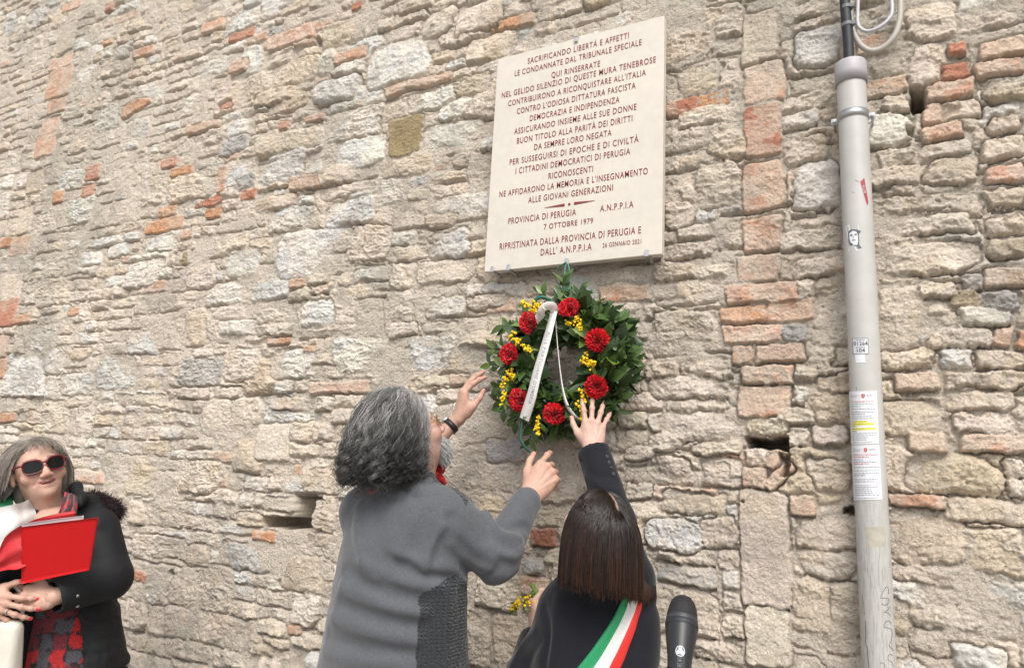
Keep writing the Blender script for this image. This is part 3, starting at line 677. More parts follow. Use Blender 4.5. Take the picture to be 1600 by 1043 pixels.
_mu = _nn.new('ShaderNodeMath'); _mu.operation = 'MULTIPLY'; _mx = _nn.new('ShaderNodeMix'); _mx.data_type = 'RGBA'; _mx.inputs[7].default_value = (.24, .235, .215, 1)
_n.links.new(_tc.outputs['Object'], _mp.inputs[0]); _n.links.new(_mp.outputs[0], _no.inputs['Vector']); _n.links.new(_no.outputs['Fac'], _mr.inputs[0])
_n.links.new(_tc.outputs['Object'], _sx.inputs[0]); _n.links.new(_sx.outputs['Z'], _mz.inputs[0]); _n.links.new(_mr.outputs[0], _mu.inputs[0]); _n.links.new(_mz.outputs[0], _mu.inputs[1])
_b = _nn['Principled BSDF']; _old = _b.inputs['Base Color'].links[0].from_socket
_n.links.new(_old, _mx.inputs[6]); _n.links.new(_mu.outputs[0], _mx.inputs[0]); _n.links.new(_mx.outputs[2], _b.inputs['Base Color'])
zz = np.linspace(0, PTOP, 60)
build('pipe', *lathe((PCX, PCY, 0), (0, 0, 1), [(PR, z) for z in zz], 48), m_pipe, conduit)
m_cap = mat('blue_grey_pvc', (.40, .39, .41), .5, noise=(20, .05))
build('end_cap', *lathe((PCX, PCY, PTOP), (0, 0, 1), [(PR + .001, -.044), (PR + .0040, -.045), (PR + .0042, -.01), (PR + .0038, .020), (PR + .0018, .025), (.018, .027), (.0155, .024)], 48), m_cap, conduit)
zc = at_y(1330, 184, PCY)[2]; m_zinc = mat('zinc', (.42, .43, .43), .4, metal=.8, noise=(60, .1))
build('clamp', *lathe((PCX, PCY, zc), (0, 0, 1), [(PR + .0005, -.012), (PR + .003, -.0115), (PR + .003, .0115), (PR + .0005, .012)], 48), m_zinc, conduit)
for s in (-1, 1):
    g = Geo(); g.add(*box_geo((PCX + s * (PR + .009), PCY + .010, zc), (.0105, .002, .0105), bev=.001))
    g.add(*lathe((PCX + s * (PR + .011), PCY + .008, zc), (0, -1, 0), [(.0085, 0), (.0085, .002), (.0055, .002), (.0055, .007), (.0005, .0075)], 14))
    g.add(*tube([(PCX + s * (PR + .011), PCY + .010, zc), (PCX + s * (PR + .011), .04, zc)], .004, 8))
    g.obj('clamp_ear', m_zinc, conduit, smooth=False)
def pipe_pt(px, py, lift=.001):
    """where the sight line of a photo pixel meets the pipe's round surface"""
    r = ray(px, py); R = PR + lift; ox, oy = CAM_POS[0] - PCX, CAM_POS[1] - PCY
    a = r[0] ** 2 + r[1] ** 2; b = 2 * (ox * r[0] + oy * r[1]); c = ox * ox + oy * oy - R * R; q = b * b - 4 * a * c
    t = (-b - math.sqrt(max(q, 0))) / (2 * a); return CAM_POS + r * t
def patch(corners, lift=.0008, nu=12, nv=10):
    c = np.array(corners, float)                                   # tl, tr, br, bl in photo pixels
    V = []
    for i in range(nv):
        for j in range(nu):
            u, v = j / (nu - 1), i / (nv - 1); p = (c[0] * (1 - u) + c[1] * u) * (1 - v) + (c[3] * (1 - u) + c[2] * u) * v; V.append(pipe_pt(p[0], p[1], lift))
    return np.array(V), grid_faces(nv, nu)
def bil(c, u, v): c = np.asarray(c, float); return (c[0] * (1 - u) + c[1] * u) * (1 - v) + (c[3] * (1 - u) + c[2] * u) * v
def on_patch(c, V2, lift): return np.array([pipe_pt(*bil(c, u, v), lift) for u, v in V2])
m_paper = mat('white_paper', (.70, .71, .74), .7); m_black = mat('black_ink', (.03, .03, .035), .7)
def dens(F, V2):
    return V2, F
def text_on(g, c, s, u0, u1, vb, h, lift, col=None):
    V, F = text_geo(s, 1.05); w = V[:, 0].max(); g.add(on_patch(c, np.stack([u0 + (u1 - u0) * V[:, 0] / w, vb - h * V[:, 1]], -1), lift), F, col)
# serial number sticker
stc = [(1331.5, 528), (1356.5, 527.5), (1358, 552.5), (1332.5, 553)]
g = Geo(); g.add(*patch(stc, .0006), (.62, .63, .66))
for e in ([(0, 0), (1, 0), (1, .03), (0, .03)], [(0, .97), (1, .97), (1, 1), (0, 1)]): g.add(on_patch(stc, [(a, b) for a in np.linspace(0, 1, 8) for b in (e[0][1], e[2][1])], .0011), grid_faces(8, 2), (.2, .2, .22))
for e in (0, .965): g.add(on_patch(stc, [(a, b) for a in (e, e + .035) for b in np.linspace(0, 1, 6)], .0011), grid_faces(2, 6), (.2, .2, .22))
text_on(g, stc, "01264", .08, .94, .46, .24, .0014, (.03, .03, .04)); text_on(g, stc, "104", .26, .76, .88, .23, .0014, (.03, .03, .04))
for vb in (.14, .60):
    for k in range(6): g.add(on_patch(stc, [(.2 + k * .1, vb - .05), (.2 + k * .1 + .075, vb - .05), (.2 + k * .1 + .075, vb + .01), (.2 + k * .1, vb + .01)], .0012), np.array([[0, 1, 2, 3]]), (.3, .3, .34))
g.add(*patch([(1336, 553.5), (1351.5, 553), (1352.5, 566), (1337, 567)], .0005), (.70, .71, .73))
g.obj('number_sticker', mat('printed_sticker', rough=.45, attr='Col'), conduit, smooth=False, col=True)
m_print = bpy.data.materials['printed_sticker']
# torn red sticker on the edge
g = Geo(); rc = [(1344, 284), (1350.5, 278), (1357, 316), (1355, 321)]
g.add(*patch(rc, .0006), (.36, .05, .07)); text_on(g, [(1344.5, 287), (1350, 283), (1355, 306), (1351, 307)], "NO", .1, .9, .8, .6, .0012, (.6, .5, .5))
g.obj('torn_sticker', m_print, conduit, smooth=False, col=True)
# white sticker with a drawn face
g = Geo(); fc = [(1317, 351), (1346, 350), (1347, 392), (1318, 392.5)]
ang = np.linspace(0, 6.283, 22)[:-1]
def disc_on(c, pts, lift, col): g.add(np.vstack([on_patch(c, [np.mean(pts, 0)], lift), on_patch(c, pts, lift)]), np.array([[0, 1 + (k + 1) % len(pts), 1 + k] for k in range(len(pts))]), col)
disc_on(fc, [(.12, .12), (.3, 0), (.85, .0), (.9, .3), (.88, .75), (.98, .92), (.7, 1), (.25, 1), (0, .88), (.02, .74), (.25, .6), (.2, .3)], .0005, (.66, .66, .68))
disc_on(fc, [(.27, .28), (.45, .18), (.75, .2), (.98, .26), (.86, .32), (.86, .8), (1, .9), (.8, .9), (.72, .8), (.35, .78), (.27, .6)], .0009, (.10, .11, .13))
disc_on(fc, [(.34, .33), (.5, .24), (.7, .26), (.8, .4), (.8, .66), (.74, .78), (.55, .76), (.38, .66), (.33, .5)], .0013, (.72, .72, .74))
for u, v in ((.44, .4), (.68, .38)): disc_on(fc, [(u + .07 * math.cos(a), v + .028 * math.sin(a)) for a in ang], .0017, (.08, .08, .1))
disc_on(fc, [(.46, .58), (.66, .56), (.64, .6), (.5, .61)], .0017, (.1, .1, .12)); disc_on(fc, [(.54, .42), (.58, .5), (.52, .51)], .0017, (.3, .3, .32))
g.obj('face_sticker', m_print, conduit, smooth=False, col=True)
# faint paint scars, pencil scrawl
m_scrawl = mat('pencil_scrawl', (.07, .07, .07), .8); m_pale = mat('paint_smear', (.42, .39, .32), .7, noise=(40, .2))
def stroke(pts, w=.0009): P = np.array([pipe_pt(x, y, .0004) for x, y in spline(np.array(pts, float), 6 * len(pts))]); build('scrawl', *tube(P, w * .5, 5), m_scrawl, conduit)
k = 6.4
for pl in ([(375, 300), (372, 250), (352, 232), (330, 262), (300, 320), (297, 343), (330, 340), (368, 348), (378, 375), (365, 400), (335, 412), (312, 408), (308, 390)], [(386, 430), (360, 465), (330, 483), (365, 490), (392, 520)], [(400, 610), (392, 580), (365, 570), (340, 590), (330, 632), (365, 640), (400, 655), (410, 690), (405, 740), (385, 800)],
           [(375, 810), (400, 840), (428, 868)], [(415, 915), (385, 905), (368, 935), (375, 965), (405, 980), (420, 1030)], [(285, 990), (325, 995), (335, 1035)]): stroke([(1330 + a / k, 880 + b / k) for a, b in pl], .0010)
stroke([(1330 + a / k, 880 + b / k) for a, b in [(112, 310), (126, 420), (132, 510)]], .0007); stroke([(1330 + a / k, 880 + b / k) for a, b in [(138, 565), (146, 700), (147, 800), (162, 840), (165, 920), (175, 1000), (178, 1043)]], .0013)
stroke([(1336, 281), (1342, 284)], .0009); stroke([(1331.5, 300), (1334.5, 301)], .0009); stroke([(1338, 604), (1338.5, 609)], .0009)
build('paint_smear', *patch([(1352, 823), (1381, 822), (1383, 853), (1355, 853)], .0004), m_pale, conduit)
# two printed notices taped round the pipe
def notice(c, name, label, first):
    t = thing(name, pipe_pt(*bil(c, .5, 1)), label, 'notice', 'paper notices on the conduit')
    v, f = patch(c, .0012, 14, 16); build('sheet', v, f, m_paper, t)
    g = Geo(); rn = np.random.default_rng(3 if first else 4)
    def bar(u0, u1, v, h, col, l=.0018):
        n = max(2, int((u1 - u0) * 10)); g.add(on_patch(c, [(a, b) for a in np.linspace(u0, u1, n) for b in (v, v + h)], l), grid_faces(n, 2), col)
    def words(v, col, u1=.93, h=.012, u0=.06):
        u = u0
        while u < u1 - .03:
            w = min(rn.uniform(.03, .12), u1 - u); bar(u, u + w, v, h * rn.uniform(.8, 1.1), np.array(col) * rn.uniform(.85, 1.2)); u += w + .022
    k = (.27, .28, .33); rd = (.55, .14, .11); gr = (.25, .42, .34); hy = (.82, .76, .03)
    g.add(on_patch(c, [(.44, .055), (.56, .055), (.56, .105), (.5, .135), (.44, .105)], .002), np.array([[0, 4, 3, 2, 1]]), (.5, .05, .05))
    g.add(on_patch(c, [(.475, .07), (.525, .07), (.525, .1), (.5, .115), (.475, .1)], .0024), np.array([[0, 4, 3, 2, 1]]), (.66, .3, .28))
    words(.075, k, .38, .008); words(.1, k, .3, .008); words(.07, k, .93, .008, .62); words(.09, k, .85, .008, .62)
    if first:
        words(.19, rd, .92); words(.235, gr, .9); words(.28, gr, .4); words(.33, k, .93); words(.385, k, .9, .013); words(.425, k, .55, .013); words(.47, k, .8); words(.51, k, .86)
        for v, e in ((.565, .62), (.61, .86), (.65, .2), (.7, .9), (.745, .22)): bar(.05, e, v - .008, .038, hy, .0016); words(v, (.25, .24, .05), e)
        words(.79, k, .94); words(.83, k, .9); bar(.05, .24, .822, .03, hy, .0016); words(.87, k, .62); bar(.05, .24, .9, .03, hy, .0016); words(.908, k, .6); words(.96, k, .8, .01)
    else:
        words(.17, rd, .92, .014); words(.21, rd, .6, .014); words(.26, k, .4); words(.30, k, .93, .015); words(.335, rd, .6, .014); words(.40, k, .96, .012); words(.46, gr, .93); words(.51, k, .93); words(.545, k, .45)
        words(.62, k, .9); words(.66, k, .75)
        for v in (.73, .765, .80, .835, .87, .905): words(v, k, rn.uniform(.6, .93))
        words(.96, k, .9, .012)
    g.obj('print', m_print, t, smooth=False, col=True)
notice([(1326.5, 611), (1370, 610.5), (1373.5, 693), (1330, 694)], 'paper_notice', 'upper white printed notice with yellow highlighted lines wrapped round the conduit', True)
notice([(1330, 695), (1374, 694.5), (1378.5, 780), (1334, 781)], 'paper_notice', 'lower white printed notice without highlighting taped round the conduit', False)

# ------------------------------------------------------------------ cables above the conduit
m_rub = mat('black_rubber', (.018, .02, .026), .55, noise=(40, .15)); m_gcab = mat('grey_cable', (.40, .37, .33), .5); m_lcab = mat('pale_cable', (.48, .48, .5), .45)
cb = at_y(1324, 60, PCY); p0 = np.array([PCX - .003, PCY, PTOP + .02]); p2 = at_y(1320, 0, PCY)
pts = [np.array([PCX - .002, PCY, PTOP - .25]), p0, at_y(1325, 60, PCY), p2, p2 + [-.005, .02, .35], p2 + [-.01, .03, 2.6]]
black = thing('power_cable', p0, 'thick black cable rising out of the top of the grey conduit', 'cable')
build('sheath', *tube(spline(pts, 80), .0152, 16), m_rub, black)
m_tie = mat('grey_tie', (.16, .16, .17), .5)
for py in (13, 40):
    p = at_y(1322.5 if py < 30 else 1324, py, PCY); g = Geo(); g.add(*lathe(p, nrm(p0 - p2), [(.0155, -.006), (.0175, -.0055), (.0175, .0055), (.0155, .006)], 20)); g.add(*box_geo(p + np.array([.017, -.006, 0]), (.006, .006, .007), bev=.001)); g.obj('cable_tie', m_tie, black, smooth=False)
def cable(pl, y, r, m, label):
    P = [at_y(a, b, yy) for (a, b), yy in zip(pl, y)]
    t = build('cable_loop', *tube(spline(P, 70), r, 12), m, None, loc=P[len(P) // 2]); tag(t, label, 'cable', 'grey cables looped beside the conduit')
cable([(1345, -160), (1342, -60), (1340.5, 5), (1340, 35), (1345, 45), (1357, 49), (1375, 42), (1391, 27), (1394, 10), (1390, -20), (1386, -70), (1384, -170)], [-.03, -.05, -.06, -.065, -.07, -.07, -.07, -.065, -.06, -.05, -.03, .0], .0052, m_lcab, 'thin pale grey cable looped in the smaller, inner loop above the conduit')
cable([(1328, 5), (1331, 38), (1337, 58), (1347, 73), (1363, 80), (1381, 74), (1397, 57), (1405, 35), (1407, 5), (1404, -50), (1400, -170)], [-.05, -.055, -.06, -.06, -.06, -.06, -.06, -.055, -.05, -.04, .0], .0085, m_gcab, 'thicker beige grey cable hanging in the larger, outer loop above the conduit')

# ------------------------------------------------------------------ microphone on its stand
md = 1.10
mh = at_d(1065, 979, md)                                                  # centre of the head's widest ring
viewd = nrm(mh - CAM_POS); upv = np.array([0, 0, 1.]); away = nrm(viewd - upv * viewd.dot(upv)); rgt = np.cross(away, upv)
MA = nrm(upv * .80 + away * .58 + rgt * .05)
mic = thing('microphone', mh - MA * .14, 'black handheld microphone with round white emblem clipped at lower right', 'microphone')
m_mic = mat('black_mic_body', (.018, .019, .022), .42, noise=(60, .1)); m_grl = mat('mic_mesh', (.011, .0115, .013), .55, bump=(1500, .8, .001)); m_band = mat('mic_band', (.035, .038, .044), .45)
build('body', *lathe(mh, MA, [(.0165, -.17), (.0172, -.10), (.0178, -.058), (.0185, -.05), (.0235, -.016), (.0245, -.006), (.0245, -.003)], 40), m_mic, mic)
build('ring', *lathe(mh, MA, [(.0247, -.003), (.0256, -.0015), (.0256, .004), (.0247, .0055)], 40), m_rub, mic)
build('grille', *lathe(mh, MA, [(.0246, .0055), (.0243, .012), (.0240, .0125), (.0235, .021), (.0218, .031), (.0188, .040), (.0140, .0467), (.0075, .0505), (.0002, .0517)], 40), m_grl, mic)
build('grille_band', *lathe(mh, MA, [(.0248, .006), (.0249, .011), (.0246, .0125)], 40), m_band, mic)
mn = nrm(-viewd - MA * (-viewd).dot(MA)); ms = np.cross(MA, mn)
def mic_pt(s, h): 
    r = float(np.interp(h, [-.17, -.1, -.058, -.05, -.016], [.0165, .0172, .0178, .0185, .0235])); a = s / r
    return mh + MA * h + (mn * math.cos(a) + ms * math.sin(a)) * (r + .0006)
g = Geo(); A24 = np.arange(24) / 24 * 6.283
def dsk(r, col, lift, hc=-.0465):
    pts = [mic_pt(r * math.cos(a), hc + r * 1.15 * math.sin(a)) + mn * lift for a in A24]; g.add(np.vstack([[mic_pt(0, hc) + mn * lift], pts]), np.array([[0, 1 + (i + 1) % 24, 1 + i] for i in range(24)]), col)
dsk(.0070, (.5, .52, .55), 0); dsk(.0060, (.12, .13, .15), .0003); 
for a in (90, 210, 330):
    ca, sa = math.cos(math.radians(a)), math.sin(math.radians(a))
    pts = [mic_pt(.0031 * ca + .0026 * math.cos(q), -.0465 + (.0031 * sa + .0026 * math.sin(q)) * 1.15) + mn * .0006 for q in A24]; g.add(np.vstack([[np.mean(pts, 0)], pts]), np.array([[0, 1 + (i + 1) % 24, 1 + i] for i in range(24)]), (.55, .57, .6))
g.obj('emblem', m_print, mic, smooth=False, col=True)
g = Geo(); Rm = np.stack([ms, MA, mn], 1)
g.add(*box_geo(mh + MA * -.066 + mn * .0182, (.0045, .011, .0015), Rm, .0008)); build('switch', np.concatenate(g.V), [np.concatenate(f) for f in g.F.values()], m_rub, mic, smooth=False)
for o in (-.062, -.070):
    v, f = box_geo(mh + MA * o + mn * .0203, (.0025, .0016, .0010), Rm, .0004); build('switch_knob', v, f, m_band, mic, smooth=False)
stand = thing('microphone_stand', (mh[0] - MA[0] * .2, mh[1] - MA[1] * .2, 0), 'black upright stand whose clip holds the microphone', 'stand')
cc = mh - MA * .095; m_clip = mat('clip_rubber', (.020, .021, .023), .6)
aa = np.linspace(math.radians(50), math.radians(310), 28); V = []
for h, r0 in ((-.034, .0205), (-.03, .0215), (.018, .0215), (.026, .0205), (.026, .0186), (-.034, .0182)):
    V += [cc + MA * h + r0 * (mn * math.cos(a) + ms * math.sin(a)) for a in aa]
V = np.array(V); F = np.vstack([grid_faces(6, 28), [[5 * 28 + j, 5 * 28 + j + 1, j + 1, j] for j in range(27)]])
build('clip', V, F, m_clip, stand)
hinge = cc - MA * .03 - mn * .01 + np.array([0, 0, -.045]); g = Geo()
g.add(*tube([cc - MA * .02 - mn * .016, hinge + [0, 0, .02], hinge], .009, 12)); g.obj('hinge', m_clip, stand)
build('pole', *tube([hinge, [hinge[0], hinge[1], .9], [hinge[0], hinge[1], .02]], [.008, .010, .010], 16), mat('black_steel', (.02, .02, .02), .35, metal=.5), stand)
build('foot', *lathe((hinge[0], hinge[1], 0), (0, 0, 1), [(.0005, 0), (.14, 0), (.14, .012), (.12, .02), (.015, .03), (.012, .05)], 32), bpy.data.materials['black_steel'], stand)
# ------------------------------------------------------------------ smooth solid modelling (distance fields -> one continuous mesh)
class Field:
    def __init__(s, lo, hi, res, big=.06):
        s.lo = np.array(lo, float); s.res = res; s.n = np.ceil((np.array(hi) - s.lo) / res).astype(int) + 1
        s.ax = [s.lo[i] + np.arange(s.n[i]) * res for i in range(3)]; s.big = big; s.V = np.full(s.n, big, np.float32)
    def grid(s, lo=None, hi=None):
        sl = []
        for i in range(3):
            a = 0 if lo is None else int(np.clip(np.floor((lo[i] - s.lo[i]) / s.res), 0, s.n[i])); b = s.n[i] if hi is None else int(np.clip(np.ceil((hi[i] - s.lo[i]) / s.res) + 1, 0, s.n[i])); sl.append(slice(a, max(a, b)))
        return tuple(sl), (s.ax[0][sl[0]][:, None, None].astype(np.float32), s.ax[1][sl[1]][None, :, None].astype(np.float32), s.ax[2][sl[2]][None, None, :].astype(np.float32))
    def put(s, fn, lo, hi, k=0., sub=False):
        m = s.big + k; sl, (X, Y, Z) = s.grid(np.array(lo) - m, np.array(hi) + m)
        if any(q.stop <= q.start for q in sl): return s
        d = fn(X, Y, Z); v = s.V[sl]
        if sub: v = -v
        d = np.broadcast_to(d, v.shape)
        if k > 0:
            h = np.clip(.5 + .5 * (v - d) / k, 0, 1); r = v * (1 - h) + d * h - k * h * (1 - h)
        else: r = np.minimum(v, d)
        s.V[sl] = -r if sub else r
        return s
    def cap(s, a, b, ra, rb=None, k=.01, sub=False):
        a = np.asarray(a, float); b = np.asarray(b, float); rb = ra if rb is None else rb; ab = b - a; L = max(ab.dot(ab), 1e-9); R = max(ra, rb)
        def fn(X, Y, Z):
            x, y, z = X - a[0], Y - a[1], Z - a[2]; t = np.clip((x * ab[0] + y * ab[1] + z * ab[2]) / L, 0, 1)
            return np.sqrt((x - ab[0] * t) ** 2 + (y - ab[1] * t) ** 2 + (z - ab[2] * t) ** 2) - (ra + (rb - ra) * t)
        return s.put(fn, np.minimum(a, b) - R, np.maximum(a, b) + R, k, sub)
    def chain(s, pts, rad, k=.01):
        for i in range(len(pts) - 1): s.cap(pts[i], pts[i + 1], rad[i], rad[i + 1], k)
        return s
    def ell(s, c, r, k=.01, R=None, sub=False):
        c = np.asarray(c, float); r = np.asarray(r, float); M = np.eye(3) if R is None else np.asarray(R).T
        def fn(X, Y, Z):
            x, y, z = X - c[0], Y - c[1], Z - c[2]
            q = [M[i, 0] * x + M[i, 1] * y + M[i, 2] * z for i in range(3)]
            k0 = np.sqrt(sum((q[i] / r[i]) ** 2 for i in range(3))); k1 = np.sqrt(sum((q[i] / r[i] ** 2) ** 2 for i in range(3))) + 1e-6
            return k0 * (k0 - 1) / k1
        m = r.max(); return s.put(fn, c - m, c + m, k, sub)
    def loft(s, keys, ang, k=.02):
        """keys (z, cx, cy, a, b): stacked ellipses turned by ang about z"""
        K = np.array(sorted(keys), float); zz = np.linspace(K[0, 0], K[-1, 0], 200); T = spline(K, 400); o = np.argsort(T[:, 0]); T = T[o]
        ca, sa = math.cos(ang), math.sin(ang)
        def fn(X, Y, Z):
            cx, cy, a, b = [np.interp(Z, T[:, 0], T[:, i]).astype(np.float32) for i in (1, 2, 3, 4)]
            x, y = X - cx, Y - cy; u, v = x * ca + y * sa, -x * sa + y * ca
            k0 = np.sqrt((u / a) ** 2 + (v / b) ** 2); k1 = np.sqrt((u / a ** 2) ** 2 + (v / b ** 2) ** 2) + 1e-6
            d = k0 * (k0 - 1) / k1
            return np.maximum(d, np.maximum(Z - K[-1, 0], K[0, 0] - Z))
        m = K[:, 3].max(); return s.put(fn, (K[:, 1].min() - m, K[:, 2].min() - m, K[0, 0]), (K[:, 1].max() + m, K[:, 2].max() + m, K[-1, 0]), k)
    def half(s, p, n, k=0.):
        """cut away everything on the side of plane (p, n) that n points to"""
        p = np.asarray(p, float); n = nrm(n); sl, (X, Y, Z) = s.grid()
        d = (X - p[0]) * n[0] + (Y - p[1]) * n[1] + (Z - p[2]) * n[2]; s.V = np.maximum(s.V, d); return s
    def cutcyl(s, a, b, r, back=.02):
        """flat cut beyond b along a->b within radius r, then hollow the end"""
        a = np.asarray(a, float); b = np.asarray(b, float); n = nrm(b - a); sl, (X, Y, Z) = s.grid(b - r * 1.5, b + r * 1.5)
        h = (X - b[0]) * n[0] + (Y - b[1]) * n[1] + (Z - b[2]) * n[2]
        rr = np.sqrt(np.maximum((X - b[0]) ** 2 + (Y - b[1]) ** 2 + (Z - b[2]) ** 2 - h * h, 0))
        s.V[sl] = np.where((rr < r) & (h > -.03), np.maximum(s.V[sl], h), s.V[sl]); return s
    def fold(s, pts, w, amp):
        P = spline(pts, 14) if len(pts) > 2 else np.linspace(pts[0], pts[1], 10)
        lo, hi = P.min(0) - 3 * w, P.max(0) + 3 * w; sl, (X, Y, Z) = s.grid(lo, hi); D = None
        for i in range(len(P) - 1):
            a, ab = P[i], P[i + 1] - P[i]; L = ab.dot(ab) + 1e-9; x, y, z = X - a[0], Y - a[1], Z - a[2]; t = np.clip((x * ab[0] + y * ab[1] + z * ab[2]) / L, 0, 1)
            d = (x - ab[0] * t) ** 2 + (y - ab[1] * t) ** 2 + (z - ab[2] * t) ** 2; D = d if D is None else np.minimum(D, d)
        tt = 1.
        s.V[sl] -= amp * np.exp(-D / w ** 2); return s
    def surf(s, px, py, d0=1.2, d1=3.2):
        """the first point of the solid along the sight line of a photo pixel"""
        dd = np.arange(d0, d1, s.res * .5); Q = CAM_POS + ray(px, py) * dd[:, None]; I = np.round((Q - s.lo) / s.res).astype(int)
        ok = ((I >= 0) & (I < s.n)).all(1); v = np.full(len(dd), 1.); v[ok] = s.V[tuple(I[ok].T)]
        h = np.where(v < 0)[0]; return Q[h[0]] if len(h) else Q[np.argmin(v)]
    def creases(s, lst):
        """folds drawn on the surface: (pixel points, width, height)"""
        for pts, w, am in [([s.surf(*p) for p in pl], w, am) for pl, w, am in lst]: s.fold(pts, w, am)
        return s
    def wrinkle(s, amp, sx, sy, sz, seed=0):
        sl, (X, Y, Z) = s.grid(); near = np.abs(s.V) < s.big * .8
        o = np.argwhere(near); p = s.lo + o * s.res
        n = vnoise3(p[:, 0] * sx, p[:, 1] * sy, p[:, 2] * sz, seed); s.V[near] += (amp * (1 - 2.4 * np.abs(n))).astype(np.float32) * 1.; return s
    def mesh(s):
        V = s.V; n = np.array(V.shape); ins = V < 0
        c = np.zeros(n - 1, np.int8)
        for i in (0, 1):
            for j in (0, 1):
                for k in (0, 1): c += ins[i:n[0] - 1 + i, j:n[1] - 1 + j, k:n[2] - 1 + k]
        act = (c > 0) & (c < 8); idx = np.full(n - 1, -1, np.int64); A = np.argwhere(act); idx[act] = np.arange(len(A))
        acc = np.zeros((len(A), 3)); cnt = np.zeros(len(A))
        cor = [(i, j, k) for i in (0, 1) for j in (0, 1) for k in (0, 1)]
        val = {q: V[A[:, 0] + q[0], A[:, 1] + q[1], A[:, 2] + q[2]].astype(float) for q in cor}
        for q in cor:
            for a in range(3):
                if q[a] == 0:
                    r = list(q); r[a] = 1; v0, v1 = val[q], val[tuple(r)]; m = (v0 < 0) != (v1 < 0); t = np.where(m, v0 / np.where(m, v0 - v1, 1), 0)
                    p = np.tile(np.array(q, float), (len(A), 1)); p[:, a] += t; acc += p * m[:, None]; cnt += m
        P = s.lo + (A + acc / cnt[:, None]) * s.res
        F = []
        for a in range(3):
            b, d = (a + 1) % 3, (a + 2) % 3
            sl0 = [slice(None)] * 3; sl1 = [slice(None)] * 3; sl0[a] = slice(0, -1); sl1[a] = slice(1, None)
            x = ins[tuple(sl0)] != ins[tuple(sl1)]; E = np.argwhere(x)
            E = E[(E[:, b] > 0) & (E[:, d] > 0) & (E[:, b] < n[b] - 1) & (E[:, d] < n[d] - 1)]
            q = []
            for ob, od in ((0, 0), (1, 0), (1, 1), (0, 1)):
                e = E.copy(); e[:, b] -= 1 - ob; e[:, d] -= 1 - od; q.append(idx[e[:, 0], e[:, 1], e[:, 2]])
            q = np.stack(q, 1); flip = ~ins[E[:, 0], E[:, 1], E[:, 2]]
            q[flip] = q[flip][:, ::-1]; F.append(q)
        F = np.concatenate(F); F = F[(F >= 0).all(1)]
        return P, F
def smooth_mesh(P, F, it=2, lam=.5):
    n = len(P); e = np.concatenate([F[:, [0, 1]], F[:, [1, 2]], F[:, [2, 3]], F[:, [3, 0]]])
    for _ in range(it):
        s = np.zeros_like(P); c = np.zeros(n); 
        for a in range(3): s[:, a] = np.bincount(e[:, 0], P[e[:, 1], a], n) + np.bincount(e[:, 1], P[e[:, 0], a], n)
        c = np.bincount(e[:, 0], minlength=n) + np.bincount(e[:, 1], minlength=n); P = P + lam * (s / np.maximum(c, 1)[:, None] - P)
    return P
def basis(fwd, up=(0, 0, 1)):
    """columns right, forward, up"""
    f = nrm(fwd); u = np.asarray(up, float); u = nrm(u - f * u.dot(f)); return np.stack([np.cross(f, u), f, u], 1)
def camdir(r, u, a): return nrm(RX * r + RUP * u - RB * a)      # right, up, away as seen from the camera

